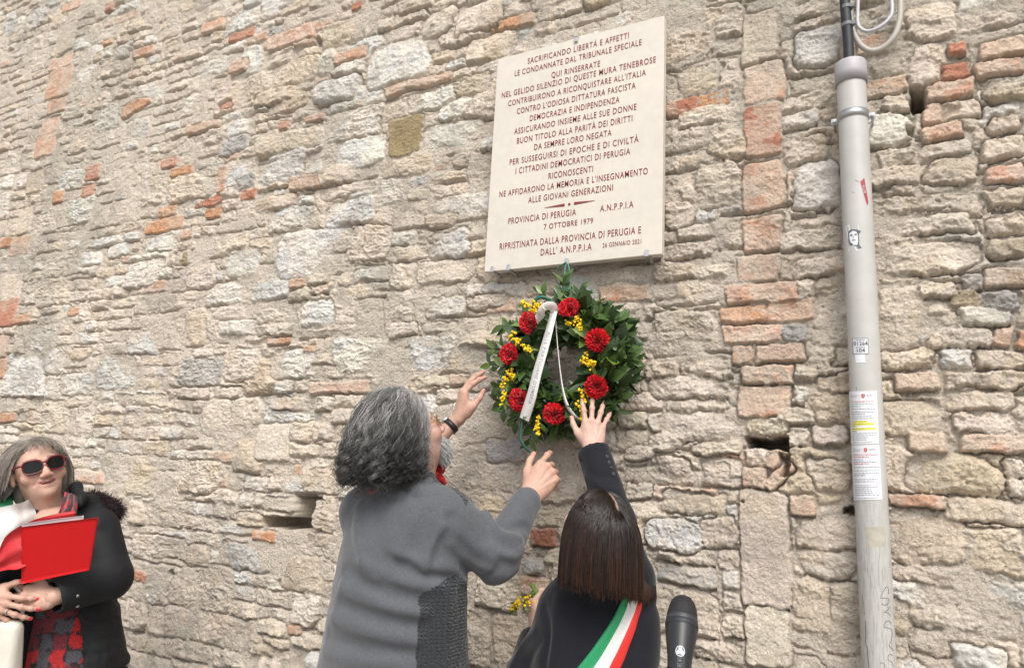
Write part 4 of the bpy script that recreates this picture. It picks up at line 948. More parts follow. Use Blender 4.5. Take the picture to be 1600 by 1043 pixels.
# ------------------------------------------------------------------ heads (local axes: x right, y forward, z up, eyes at z=0)
def head_mesh(skin, man=False, neck=(0, -.045, -.21), neck_r=.056, lips=(.42, .14, .13), smile=.0, fat=1., res=.003):
    f = Field((-.115, -.15, -.26), (.115, .15, .14), res, .03)
    f.ell((0, -.012, .028), (.075, .095, .087), 0)
    f.ell((0, .028, -.03), (.064 * fat, .066, .078), .03)
    f.ell((0, .045, -.068), (.047 * fat, .048, .045), .025)
    f.ell((0, .078, -.096), (.020, .017, .016), .02)
    for s in (-1, 1):
        f.ell((s * .043 * fat, .062, -.03), (.024, .022, .022), .02)                       # cheek
        f.cap((s * .012, .090, .018), (s * .046, .074, .020), .009, .007, .014)            # brow
        f.ell((s * .032, .096, .0), (.016, .012, .011), .010, sub=True)
        f.ell((s * .032, .079, .0), (.0125, .0125, .0125), .002)
        f.cap((s * .018, .0905, .0075), (s * .045, .083, .0055), .0035, .003, .003)        # upper lid
        f.cap((s * .020, .089, -.009), (s * .044, .082, -.008), .0028, .0025, .004)
        f.ell((s * .013, .104, -.040), (.0085, .010, .0075), .006)                         # wing of the nose
        R = basis((s * -.35, .1, 1), (s, .35, 0)); 
        f.ell((s * .079, -.006, -.008), (.010, .020, .033), .006, R=np.array([[1, 0, 0], [0, .95, -.3], [0, .3, .95]]))
        f.ell((s * .088, -.003, -.004), (.006, .011, .018), .005, sub=True)
        f.ell((s * .078, .004, -.034), (.006, .008, .010), .006)
    f.chain([(0, .088, .008), (0, .103, -.018), (0, .114, -.036)], [.0075, .0085, .0105], .012)
    f.cap((-.022, .084 - smile * .1, -.062 + smile * .4), (0, .0965, -.061), .0045, .0062, .008); f.cap((.022, .084 - smile * .1, -.062 + smile * .4), (0, .0965, -.061), .0045, .0062, .008)
    f.cap((-.018, .084, -.071 + smile * .25), (.018, .084, -.071 + smile * .25), .0055, None, .008); f.ell((0, .093, -.073), (.014, .008, .006), .008)
    f.cap((-.024, .093, -.0665 + smile * .45), (0, .103, -.0665), .0016, None, .004, sub=True); f.cap((.024, .093, -.0665 + smile * .45), (0, .103, -.0665), .0016, None, .004, sub=True)
    if smile:
        for s in (-1, 1):
            f.cap((s * .021, .097, -.042), (s * .037, .080, -.064), .0020, .0016, .006, sub=True); f.ell((s * .046, .066, -.034), (.018, .017, .015), .015)
        f.ell((0, .094, -.0655), (.017, .010, .0030), .002, sub=True)
    for s in (-1, 1): f.ell((s * .007, .112, -.0465), (.0035, .004, .003), .002, sub=True)
    n = np.array(neck, float); f.cap((0, -.018, -.06), n, neck_r * 1.04, neck_r * 1.08, .03); f.cap((0, .03, -.085), n + [0, .045, .01], .03, .034, .03)
    P, F = f.mesh(); P = smooth_mesh(P, F, 1, .4)
    C = np.tile(np.array(skin, float), (len(P), 1))
    x, y, z = P.T
    m = np.exp(-((np.abs(x) - .045) / .025) ** 2 - ((z + .03) / .028) ** 2) * (y > .03); C = C * (1 - .35 * m[:, None]) + .35 * m[:, None] * np.array([skin[0] * 1.02, skin[1] * .72, skin[2] * .68])
    m = np.exp(-(x / .016) ** 2 - ((z + .036) / .02) ** 2) * (y > .09); C = C * (1 - .35 * m[:, None]) + .35 * m[:, None] * np.array([skin[0], skin[1] * .7, skin[2] * .66])
    lz = z - smile * np.abs(x) / .024 * .42; m = sstep(.0095, .0065, np.abs(lz + .0665) + .004 * (np.abs(x) / .028) ** 2) * sstep(.032, .026, np.abs(x)) * (y > .070); C = C * (1 - m[:, None]) + m[:, None] * np.array(lips)
    if smile: m = sstep(.0030, .0014, np.abs(lz + .0662)) * (np.abs(x) < .024) * (y > .07); C = C * (1 - m[:, None]) + m[:, None] * np.where((np.abs(x) < .015)[:, None], [.40, .34, .30], [.10, .03, .03])
    m = ((np.hypot(np.abs(x) - .032, z) < .011) & (y > .0865 - .01) & (y < .0925)); C[m & (np.hypot(np.abs(x) - .032, z - .001) < .0105)] = (.55, .53, .5)
    m = (np.hypot(np.abs(x) - .032, z - .001) < .0055) & (y > .085) & (y < .094); C[m] = (.05, .035, .025)
    m = sstep(.0055, .003, np.abs(z - .021 - .004 * np.cos((np.abs(x) - .032) * 60))) * (np.abs(x) > .014) * (np.abs(x) < .052) * (y > .06); C = C * (1 - .65 * m[:, None]) + .65 * m[:, None] * np.array([.12, .09, .07])
    if man:
        m = sstep(-.035, -.06, z) * (y > .045); C = C * (1 - .3 * m[:, None]) + .3 * m[:, None] * np.array([.42, .40, .38])
    return P, F, C
def place(P, R, o): return P @ np.asarray(R).T + np.asarray(o)

# ------------------------------------------------------------------ hands (right hand: thumb +x, back of the hand +y, fingers +z, wrist at origin)
MCP = np.array([[.031, 0, .086], [.010, .0025, .091], [-.011, .0015, .086], [-.030, -.003, .075]])
PH = [[.041, .025, .021], [.045, .029, .022], [.041, .027, .022], [.033, .020, .019]]
def hand_mesh(skin, curl, spread, thumb, nail=None, left=False, scale=1., forearm=.12, res=.0018, fr=(.029, .021), arm_dir=(0, 0, -1)):
    """curl: per finger (knuckle, middle, end) bend in degrees; spread: sideways degrees; thumb: three directions"""
    f = Field((-.085, -.115, -forearm - .03), (.125, .06, .215), res, .02)
    tips = []; joints = []
    ad = nrm(arm_dir); e = np.array([0, 0, 0.]) + ad * forearm
    ux = nrm(np.array([1, 0, 0]) - ad * ad[0]); uy = np.cross(ad, ux)
    def arm(X, Y, Z):
        h = X * ad[0] + Y * ad[1] + Z * ad[2]; u = X * ux[0] + Y * ux[1] + Z * ux[2]; v = X * uy[0] + Y * uy[1] + Z * uy[2]
        t = np.clip(h / forearm, 0, 1); a = fr[0] * (.9 + .32 * t); b = fr[1] * (.9 + .55 * t)
        k0 = np.sqrt((u / a) ** 2 + (v / b) ** 2); k1 = np.sqrt((u / a ** 2) ** 2 + (v / b ** 2) ** 2) + 1e-5
        return np.maximum(k0 * (k0 - 1) / k1, np.maximum(h - forearm, -h - .015))
    f.put(arm, np.minimum(e, 0) - .05, np.maximum(e, 0) + .05, .0)
    for i in range(4): f.cap((MCP[i][0] * .62, -.003, .004), MCP[i] - [0, .004, .004], .0155, .0122 if i < 3 else .0112, .014)
    f.ell((.0, -.008, .048), (.034, .0125, .042), .012)
    f.ell((-.026, -.012, .035), (.013, .012, .032), .012)
    for i in range(4):
        f.ell(MCP[i] + [0, .003, 0], (.0085, .006, .009), .008)
        f.cap((MCP[i][0] * .35, .0125, .018), MCP[i] + [0, .0065, -.008], .0016, .0022, .006)      # tendons
    for i in range(4):
        p = MCP[i].copy(); a = 0; sp = math.radians(spread[i]); rad = [.0092, .0081, .0072, .0060] if i < 3 else [.0080, .0070, .0062, .0053]
        for j in range(3):
            a += math.radians(curl[i][j]); d = np.array([math.sin(sp) * math.cos(a * .6), -math.sin(a), math.cos(a) * math.cos(sp)]); d = nrm(d); q = p + d * PH[i][j]
            if j < 2: f.ell(q, (rad[j + 1] * 1.13,) * 3, .003); joints.append(q)
            f.cap(p, q, rad[j], rad[j + 1], .005); p0, p = p, q
        up = nrm(np.cross([1, 0, 0], d)); up = up if up[1] * 1 > -.99 else -up
        dn = np.array([0, math.cos(a), math.sin(a)]); tips.append((q, d, nrm(dn - d * dn.dot(d)), rad[3]))
    b = np.array([.020, -.010, .020]); p = b; TL = [.044, .033, .026]; TR = [.0150, .0110, .0095, .0073]
    for j in range(3):
        d = nrm(thumb[j]); q = p + d * TL[j]
        f.cap(p, q, TR[j], TR[j + 1], .010 if j == 0 else .005); p = q
    f.ell(b + nrm(thumb[0]) * .022 + [-.004, -.004, 0], (.016, .014, .024), .012)
    dn = nrm(np.cross(np.cross(d, [.5, .7, .3]), d)); tips.append((q, d, dn, TR[3]))
    # web between thumb and index finger
    f.cap(b + nrm(thumb[0]) * .034, MCP[0] - [.002, .006, .016], .008, .009, .016)
    P, F = f.mesh(); P = smooth_mesh(P, F, 1, .4)
    C = np.tile(np.array(skin, float), (len(P), 1))
    for i in range(4):
        for c, r, am in ((MCP[i], .014, .28),):
            m = am * np.exp(-((P - c) ** 2).sum(1) / r ** 2); C = C * (1 - m[:, None]) + m[:, None] * np.array([skin[0] * .97, skin[1] * .74, skin[2] * .70])
    for q in joints:
        m = .22 * np.exp(-((P - q) ** 2).sum(1) / .010 ** 2); C = C * (1 - m[:, None]) + m[:, None] * np.array([skin[0] * .9, skin[1] * .66, skin[2] * .62])
    for q, d, dn, r in tips:
        m = .30 * np.exp(-((P - q) ** 2).sum(1) / .014 ** 2); C = C * (1 - m[:, None]) + m[:, None] * np.array([skin[0] * .98, skin[1] * .72, skin[2] * .68])
        w = P - (q - d * .0005); sd = np.cross(d, dn); along = w @ d; side = w @ sd; h = w @ dn
        nm = (along > -.0085) & (along < .008) & (np.abs(side) < r * .80) & (h > r * .38)
        C[nm] = nail if nail is not None else np.array(skin) * np.array([1.02, .86, .84])
    if left: P = P * [-1, 1, 1]; F = F[:, ::-1]
    return P * scale, F, C
def hand_basis(zf, dorsal, left=False):
    z = nrm(zf); y = np.asarray(dorsal, float); y = nrm(y - z * y.dot(z)); return np.stack([np.cross(y, z), y, z], 1)

# ------------------------------------------------------------------ hair
def strands(P0, D0, length, solids, grav, steps=22, g=.25, jit=.04, rng=None, limit=None, follow=.5):
    """many strands grown together: they bend towards grav and slide over the solids (ellipsoids: centre, radii)"""
    P = P0.copy(); D = nrm(D0); out = [P.copy()]; st = (length / steps)[:, None]
    for k in range(steps):
        D = nrm(D * (1 - g) + np.asarray(grav) * g + rng.normal(0, jit, D.shape)); Q = P + D * st
        for c, r in solids:
            w = (Q - c) / r; q = np.linalg.norm(w, axis=1, keepdims=True); Q = np.where(q < 1, c + w / np.maximum(q, 1e-6) * r, Q)
        D = nrm(D * (1 - follow) + nrm(Q - P) * follow); P = Q; out.append(P.copy())
    return np.stack(out, 1)                                   # N, steps+1, 3
def hair_geo(S_, r0, r1, col, sides=3):
    N, n, _ = S_.shape; T = nrm(np.gradient(S_, axis=1)); ref = np.array([.31, .52, .79]); U = nrm(np.cross(T, ref)); W = np.cross(T, U)
    r = np.linspace(r0, r1, n)[None, :, None, None]; a = np.arange(sides) / sides * 2 * np.pi
    V = S_[:, :, None] + r * (np.cos(a)[None, None, :, None] * U[:, :, None] + np.sin(a)[None, None, :, None] * W[:, :, None])
    base = (np.arange(N) * n * sides)[:, None, None]; i = (np.arange(n - 1) * sides)[None, :, None]; j = np.arange(sides)[None, None]; j2 = (j + 1) % sides
    F = np.stack(np.broadcast_arrays(base + i + j, base + i + j2, base + i + sides + j2, base + i + sides + j), -1).reshape(-1, 4)
    C = np.repeat(col, n * sides, axis=0) if col.ndim == 2 else np.repeat(col.reshape(-1, 3), sides, axis=0)
    return V.reshape(-1, 3), F, C
def scalp_points(n, rng, zmin, ymax_front, c=(0, -.012, .028), r=(.0765, .0965, .0885)):
    c = np.array(c); r = np.array(r); out = []
    while len(out) < n:
        v = nrm(rng.normal(0, 1, 3)); p = c + v * r
        lim = -.035 if p[1] < 0 else -.035 + .12 * np.clip(p[1] / .09, 0, 1) ** .7
        if p[2] > max(lim, zmin) and p[1] < ymax_front(p): out.append(p)
    return np.array(out)
SKIN_MAT = mat('skin', (.5, .3, .22), .5, attr='Col', spec=.35, sss=.06, noise=[(140, .07), (28, .08)], bump=[(350, .3, .0012), (60, .15, .003)])
# ------------------------------------------------------------------ people: shared pieces
def down(p, z): return np.array([p[0], p[1], z])
def legs(parent, c, ang, hip_z, mtr, msh, w=.085, r=.085, top=None):
    """trousers and shoes below the picture's edge"""
    ca, sa = math.cos(ang), math.sin(ang); rt = np.array([ca, sa, 0]); fw = np.array([-sa, ca, 0])
    f = Field((c[0] - .35, c[1] - .35, 0.03), (c[0] + .35, c[1] + .35, hip_z + .08), .012)
    f.ell((c[0], c[1], hip_z - .06), (.17, .13, .13), .03)
    for s in (-1, 1):
        h = np.array([c[0], c[1], hip_z - .08]) + rt * s * w; k = np.array([c[0], c[1], hip_z * .53]) + rt * s * (w + .01) + fw * .02; a = np.array([c[0], c[1], .10]) + rt * s * (w + .015)
        f.chain([h, k, a], [r, r * .72, r * .60], .02)
    f.half((0, 0, .06), (0, 0, -1)); P, F = f.mesh(); build('trousers', P, F, mtr, parent)
    for s in (-1, 1):
        a = np.array([c[0], c[1], .0]) + rt * s * (w + .015)
        g = Field((a[0] - .22, a[1] - .22, -.01), (a[0] + .22, a[1] + .22, .16), .007)
        g.cap(a + [0, 0, .055] - fw * .05, a + [0, 0, .045] + fw * .14, .042, .038, .02); g.cap(a + [0, 0, .06] - fw * .02, a + [0, 0, .12], .042, .044, .02); g.half((0, 0, .004), (0, 0, -1)); P, F = g.mesh(); build('shoe', P, F, msh, parent)
def arm_skin(g, pts, rad, skin):
    lo = np.min(pts, 0) - .1; hi = np.max(pts, 0) + .1; f = Field(lo, hi, .008); f.chain(pts, rad, .02); P, F = f.mesh(); g.add(P, F, skin)

# ================================================================== the man in the grey jumper
SK1 = np.array([.50, .315, .245])
def man():
    c0 = at_d(613, 1043, 1.97); ang = math.radians(-10)
    rt = np.array([math.cos(ang), math.sin(ang), 0]); fw = np.array([-math.sin(ang), math.cos(ang), 0])
    foot = np.array([c0[0], c0[1], 0])
    t = thing('person', foot, 'person with long curly grey hair in a grey jumper reaching up to the wreath', 'person')
    sh = at_d(634, 795, 1.99); cx, cy = sh[0], sh[1]; cz = sh[2]
    zb = .92
    def L(z, dx, dy, a, b): 
        k = np.clip((z - c0[2]) / (cz - c0[2]), 0, 1.2); x = c0[0] + (cx - c0[0]) * k; y = c0[1] + (cy - c0[1]) * k
        return (z, x + dx, y + dy, a, b)
    keys = [L(zb, 0, 0, .255, .185), L(c0[2], 0, 0, .25, .178), L(1.16, 0, 0, .232, .168), L(1.28, 0, 0, .222, .156), L(1.38, 0, 0, .212, .142), L(cz - .02, 0, .0, .186, .115), L(cz + .045, 0, .0, .125, .085), L(cz + .085, .0, .005, .088, .070), L(cz + .11, 0, .01, .07, .062)]
    sR = at_d(694, 806, 1.915); eR = at_d(776, 868, 1.93); wR = at_d(824, 780, 2.10)
    sL = at_d(572, 800, 2.10); eL = at_d(622, 742, 2.27); wL = at_d(714, 656, 2.36)
    lo = np.array([c0[0] - .42, min(c0[1], cy) - .36, zb + .06]); hi = np.array([c0[0] + .72, cy + .62, cz + .19])
    f = Field(lo, hi, .0058)
    f.loft(keys, ang, 0)
    f.cap(sR - rt * .04, sR, .080, .078, .045); f.cap(sR, eR, .078, .070, .025); f.cap(eR, wR + (wR - eR) * .1, .068, .042, .022)
    f.cap(sL + rt * .03, sL, .080, .076, .045); f.cap(sL, eL, .074, .066, .03); f.cap(eL, eL + (wL - eL) * .5, .062, .055, .02)
    cuff = eR + (wR - eR) * 1.0
    D = lambda x, y, d: at_d(x, y, d)
    # folds: creases at the elbow, across the back and the waist, from the armpit
    f.creases([([(762, 796), (778, 830), (812, 842)], .011, .016), ([(768, 790), (790, 822), (822, 822)], .012, -.013), ([(758, 812), (774, 846), (806, 858)], .012, -.011), ([(770, 850), (795, 868), (820, 856)], .012, .010), ([(785, 878), (806, 884), (822, 872)], .011, -.007),
        ([(694, 822), (676, 850), (664, 888)], .013, .012), ([(706, 806), (690, 840), (680, 880)], .014, -.008), ([(672, 800), (652, 838), (640, 872)], .018, -.008),
        ([(712, 888), (664, 880), (622, 862)], .013, .012), ([(705, 902), (655, 896), (605, 872)], .015, -.012), ([(690, 918), (630, 908), (565, 876)], .014, .011), ([(660, 938), (600, 922), (540, 890)], .018, -.011),
        ([(662, 958), (600, 945), (535, 915)], .016, .013), ([(655, 978), (590, 966), (530, 940)], .018, -.012), ([(650, 1000), (580, 988), (520, 962)], .016, .011), ([(645, 1022), (575, 1012), (512, 990)], .018, -.010), ([(620, 1036), (560, 1032), (505, 1015)], .016, .008),
        ([(560, 790), (558, 850), (585, 905)], .020, .009), ([(590, 780), (588, 840), (606, 890)], .020, -.007), ([(725, 910), (760, 914), (795, 900)], .014, .008), ([(715, 885), (745, 898), (782, 886)], .012, -.008), ([(720, 830), (745, 855), (770, 868)], .016, .006), ([(705, 850), (735, 878), (765, 890)], .014, .006),
        ([(640, 790), (628, 830), (622, 862)], .02, .006), ([(560, 760), (600, 778), (650, 775)], .012, -.005), ([(705, 930), (700, 980), (694, 1040)], .02, .006), ([(722, 925), (718, 980), (716, 1040)], .012, -.006)])
    f.wrinkle(.0028, 9, 9, 15, 3); f.wrinkle(.0014, 22, 22, 32, 4)
    f.cutcyl(eR, cuff, .08); f.cap(cuff - nrm(wR - eR) * .035, cuff + nrm(wR - eR) * .02, .034, .034, 0, sub=True)
    f.cap(cuff - nrm(wR - eR) * .045, cuff - nrm(wR - eR) * .008, .0445, .0435, .004)
    f.cutcyl(eL, eL + (wL - eL) * .47, .09)
    P, F = f.mesh(); P = smooth_mesh(P, F, 2, .5)
    # darker knitted panels: side/front of the trunk and the yoke on the shoulder
    r_ = (P - [c0[0], c0[1], 0]) @ rt; fr_ = (P - [c0[0], c0[1], 0]) @ fw; kz = np.clip((P[:, 2] - c0[2]) / (cz - c0[2]), 0, 1.1)
    off = (np.array([cx - c0[0], cy - c0[1], 0])) ; r_ = r_ - kz * off.dot(rt); fr_ = fr_ - kz * off.dot(fw)
    def dseg(a, b):
        ab = b - a; tt = np.clip((P - a) @ ab / ab.dot(ab), 0, 1); return np.linalg.norm(P - a - tt[:, None] * ab, axis=1), tt
    d1, t1 = dseg(sR, eR); d2, _ = dseg(eR, wR); d3, t3 = dseg(sL, eL)
    inarm = ((d1 < .10) & (t1 > .12)) | (d2 < .09) | ((d3 < .1) & (t3 > .25))
    low = P[:, 2] < cz - .12
    an = np.degrees(np.arctan2(fr_ / .17, r_ / .24)); tha = -35 + 43 * sstep(cz - .21, cz - .13, P[:, 2]); panel = (an > tha) & (an < 150) & ~inarm; seam = (np.abs(an - tha) < 1.6) & ~inarm
    C = np.tile(np.array([.094, .099, .110]), (len(P), 1)); C[panel] = (.036, .039, .045); C[seam] = (.034, .036, .041)
    rib = np.abs(((P - cuff) @ nrm(wR - eR)) + .022) < .0012
    m = mat('grey_jersey', (.1, .105, .12), .92, attr='Col', spec=.12, sheen=.25, noise=[(700, .30), (160, .12), (14, .08)], bump=[(420, .35, .0015), (60, .12, .004)])
    nt = m.node_tree; b = nt.nodes['Principled BSDF']; a = nt.nodes.new('ShaderNodeAttribute'); a.attribute_name = 'Col'; sx = nt.nodes.new('ShaderNodeSeparateColor'); nt.links.new(a.outputs['Color'], sx.inputs[0])
    mr = nt.nodes.new('ShaderNodeMapRange'); mr.inputs[1].default_value = .076; mr.inputs[2].default_value = .044; nt.links.new(sx.outputs[0], mr.inputs[0])
    tc = nt.nodes.new('ShaderNodeTexCoord'); wv = []
    for dirn, sc in (('Z', 34), ('X', 30)):
        w = nt.nodes.new('ShaderNodeTexWave'); w.bands_direction = dirn; w.inputs['Scale'].default_value = sc; w.inputs['Distortion'].default_value = 4.0; w.inputs['Detail'].default_value = 3; w.inputs['Detail Scale'].default_value = 3; nt.links.new(tc.outputs['Object'], w.inputs['Vector']); wv.append(w)
    mn_ = nt.nodes.new('ShaderNodeMath'); mn_.operation = 'MINIMUM'; nt.links.new(wv[0].outputs['Fac'], mn_.inputs[0]); nt.links.new(wv[1].outputs['Fac'], mn_.inputs[1])
    mu = nt.nodes.new('ShaderNodeMath'); mu.operation = 'MULTIPLY'; nt.links.new(mn_.outputs[0], mu.inputs[0]); nt.links.new(mr.outputs[0], mu.inputs[1])
    bp = nt.nodes.new('ShaderNodeBump'); bp.inputs['Strength'].default_value = .9; bp.inputs['Distance'].default_value = .006; nt.links.new(mu.outputs[0], bp.inputs['Height'])
    nt.links.new(b.inputs['Normal'].links[0].from_socket, bp.inputs['Normal']); nt.links.new(bp.outputs[0], b.inputs['Normal'])
    build('jumper', P, F, m, t, C)
    # ---- body
    g = Geo()
    arm_skin(g, [sR, eR, eR + (wR - eR) * .98], [.045, .04, .028], SK1); arm_skin(g, [sL, eL, eL + (wL - eL) * .5], [.045, .040, .031], SK1)
    tf = Field(lo, hi, .012); tf.loft([(z, x, y, a * .86, b * .86) for z, x, y, a, b in keys], ang, 0); Pt, Ft = tf.mesh(); g.add(Pt, Ft, SK1)
    HR = basis(camdir(.76, .37, .53)); HS = 1.03
    ho = at_d(631, 678, 2.03)
    Ph, Fh, Ch = head_mesh(SK1, man=True, neck=(0, -.085, -.20), neck_r=.062, fat=1.08)
    g.add(place(Ph * HS, HR, ho), Fh, Ch)
    # right hand: back to us, thumb up, forefinger pointing away to the right
    zf = camdir(.60, .70, .33); dv = camdir(-.18, .22, -.95); HB = hand_basis(zf, dv)
    w0 = cuff + nrm(wR - eR) * .012
    ad = HB.T @ (eR - wR); 
    Pa, Fa, Ca = hand_mesh(SK1 * [1.06, 1.02, 1.0], [(30, 26, 14), (66, 60, 30), (72, 62, 30), (74, 60, 30)], [3, -1, -3, -6], [(.80, -.25, .75), (.42, -.22, .95), (.16, -.2, 1.0)], scale=1.08, arm_dir=ad, forearm=.09)
    g.add(place(Pa, HB, w0 + nrm(zf) * .012), Fa, Ca)
    # left hand: palm turned to the wreath, fingers up and leaning right
    zf = camdir(.18, .95, .22); dv = camdir(-.93, .28, -.18); HB = hand_basis(zf, dv, True)
    ad = HB.T @ nrm(eL - wL); ad = ad * [-1, 1, 1]
    Pa, Fa, Ca = hand_mesh(SK1 * [1.02, .98, .96], [(33, 14, 8), (27, 12, 8), (21, 12, 8), (16, 14, 10)], [1, 0, -1, -3], [(.40, -.62, .70), (.05, -.50, 1.), (.0, -.30, 1)], left=True, scale=1.06, arm_dir=ad, forearm=.17, fr=(.029, .023))
    g.add(place(Pa, HB, wL), Fa, Ca)
    g.obj('body', SKIN_MAT, t, smooth=True, col=True)
    # ---- hair: guide locks that wave and curl, with strands gathered round each
    rng = np.random.default_rng(21); GL = HR.T @ np.array([0, 0, -1.])
    G0 = scalp_points(420, rng, -.10, lambda p: .056 - .35 * max(0, .05 - p[2]) + rng.normal(0, .003)); NG = len(G0)
    far = nrm(G0 - np.array([.01, .075, .105])); nv0 = nrm((G0 - [0, -.012, .028]) / np.array([.0765, .0965, .0885]) ** 2)
    d0 = nrm(nv0 * .45 + far * .7 + np.array([0, -.1, 0]))
    SOL = [((0, -.012, .028), np.array([.086, .105, .099])), ((0, -.03, -.06), np.array([.080, .072, .09]))]
    NS = 70; ln = np.where(G0[:, 2] > .05, rng.uniform(.22, .34, NG), rng.uniform(.14, .24, NG))
    S_ = strands(G0, d0, ln, SOL, GL, NS, .15, .02, rng, follow=.4)
    zlim = at_d(600, 758, 2.0)[2]; Wz = place(S_.reshape(-1, 3) * HS, HR, ho).reshape(S_.shape)[..., 2] < (zlim + np.abs(rng.normal(0, .035, NG)))[:, None]
    cut = np.where(Wz.any(1), Wz.argmax(1), NS).clip(8); ti = np.linspace(0, 1, NS + 1)[None] * cut[:, None]; i0 = np.minimum(ti.astype(int), NS - 1); f0 = (ti - i0)[..., None]; ar = np.arange(NG)[:, None]
    S_ = S_[ar, i0] * (1 - f0) + S_[ar, i0 + 1] * f0; ln = ln * cut / NS
    s = np.linspace(0, 1, NS + 1)[None, :, None] * ln[:, None, None]
    below = np.clip(-(S_ @ -GL)[..., None] + .03, 0, .12) / .12
    rad = S_ - np.array([0, -.02, 0]); rad = rad - (rad @ GL)[..., None] * GL; rn = np.linalg.norm(rad, axis=-1, keepdims=True)
    S_ = S_ + rad / np.maximum(rn, .02) * below * .012 * rng.uniform(-.6, 1.2, (NG, 1, 1))
    T = nrm(np.gradient(S_, axis=1)); U = nrm(np.cross(T, [.3, .5, .8])); W = np.cross(T, U)
    ph = rng.uniform(0, 6.28, NG); wl = rng.uniform(.045, .07, NG) ; amp = (.0040 + .0060 * below) * np.clip(s / .05, 0, 1) * rng.uniform(.6, 1.3, (NG, 1, 1))
    th = ph[:, None] + np.cumsum(2 * np.pi * (ln[:, None] / NS) / (wl[:, None] * (1 - .42 * below[..., 0])), 1)
    S_ = S_ + (np.cos(th)[..., None] * U + (.35 + .65 * below) * np.sin(th)[..., None] * W) * amp
    NC = 34; roots = np.repeat(G0, NC, 0); off = rng.normal(0, .0072, roots.shape); tt_ = np.linspace(0, 1, NS + 1)[None, :, None]
    CH = np.repeat(S_, NC, 0) + off[:, None] * (1 - .55 * tt_ ** .7)
    wob = rng.uniform(0, 6.28, (len(roots), 1, 3)) + np.linspace(0, 1, NS + 1)[None, :, None] * rng.uniform(8, 18, (len(roots), 1, 3)); CH = CH + np.sin(wob) * .0020 * tt_
    stray = rng.random(len(roots)) < .10; CH[stray] += (off[stray][:, None] * 2.2) * tt_
    for c_, r_s in SOL:
        q_ = (CH - c_) / (r_s * .97); l_ = np.linalg.norm(q_, axis=-1, keepdims=True); CH = np.where(l_ < 1, c_ + q_ / np.maximum(l_, 1e-5) * r_s * .97, CH)
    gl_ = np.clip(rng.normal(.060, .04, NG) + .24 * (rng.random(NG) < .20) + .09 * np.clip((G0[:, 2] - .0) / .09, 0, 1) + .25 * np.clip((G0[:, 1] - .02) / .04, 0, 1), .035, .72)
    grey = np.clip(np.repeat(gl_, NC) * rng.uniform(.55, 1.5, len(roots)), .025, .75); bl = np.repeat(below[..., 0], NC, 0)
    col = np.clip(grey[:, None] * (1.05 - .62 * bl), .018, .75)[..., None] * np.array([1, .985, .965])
    W_ = place(CH.reshape(-1, 3) * HS, HR, ho).reshape(CH.shape)
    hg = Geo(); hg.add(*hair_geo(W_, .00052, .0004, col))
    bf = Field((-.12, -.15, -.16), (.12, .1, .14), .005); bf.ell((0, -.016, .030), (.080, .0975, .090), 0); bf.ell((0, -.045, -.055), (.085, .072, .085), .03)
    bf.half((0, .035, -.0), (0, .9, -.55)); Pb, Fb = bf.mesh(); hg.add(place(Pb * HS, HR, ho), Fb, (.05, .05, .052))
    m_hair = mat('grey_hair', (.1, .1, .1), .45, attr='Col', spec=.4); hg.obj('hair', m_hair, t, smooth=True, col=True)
    # white beard along the chin
    rb_ = []; 
    while len(rb_) < 900:
        k = rng.integers(len(Ph)); p = Ph[k]
        if p[1] > .05 and -.118 < p[2] < -.05 and abs(p[0]) < .055 and p[1] + p[2] * -.2 > .075: rb_.append(p)
    rb_ = np.array(rb_); dn = nrm(rb_ - [0, .02, -.05]) * .7 + np.array([0, .1, -.7])
    B = strands(rb_, dn, rng.uniform(.014, .034, len(rb_)), [], np.array([0, .1, -1.]), 6, .2, .12, rng); bc = np.repeat(rng.uniform(.45, .75, (len(rb_), 1)), 3, 1)
    V, F_, Cc = hair_geo(place(B.reshape(-1, 3) * HS, HR, ho).reshape(B.shape), .0008, .0005, bc); build('beard', V, F_, m_hair, t, Cc)
    # red neckerchief
    m_sc = mat('red_cotton', (.56, .018, .020), .8, noise=(30, .1), sheen=.2)
    nk = Field((ho[0] - .25, ho[1] - .25, ho[2] - .32), (ho[0] + .25, ho[1] + .25, ho[2]), .005)
    nc = at_d(628, 758, 2.03)
    ringp = [nc + rt * .082 * math.cos(a) + fw * .075 * math.sin(a) + np.array([0, 0, -.012 + .018 * math.sin(a)]) for a in np.linspace(0, 6.283, 25)]
    nk.chain(ringp, [.014] * 25, .006); nk.wrinkle(.004, 20, 20, 45, 5)
    kn = at_d(681, 742, 2.09); nk.ell(kn, (.016, .016, .016), .01)
    P, F = nk.mesh(); build('neckerchief', smooth_mesh(P, F, 1), F, m_sc, t)
    for pts, ws in (([kn, at_d(688, 732, 2.08), at_d(690, 715, 2.08)], [.012, .034, .010]), ([kn, at_d(688, 748, 2.07), at_d(696, 757, 2.07)], [.014, .030, .012]), ([at_d(655, 750, 2.02), at_d(668, 745, 2.03), at_d(681, 740, 2.06)], [.03, .03, .02])):
        (v, fq), _ = ribbon(pts, ws, camdir(.8, .5, -.3), .0012, 14); build('neckerchief_end', v, fq, m_sc, t)
    # glasses
    m_gold = mat('gold_wire', (.62, .45, .20), .25, metal=.9); m_lens = mat('clear_lens', (.75, .78, .8), .06, spec=.6); m_lens.node_tree.nodes['Principled BSDF'].inputs['Transmission Weight'].default_value = .95
    gg = Geo(); ln_ = Geo()
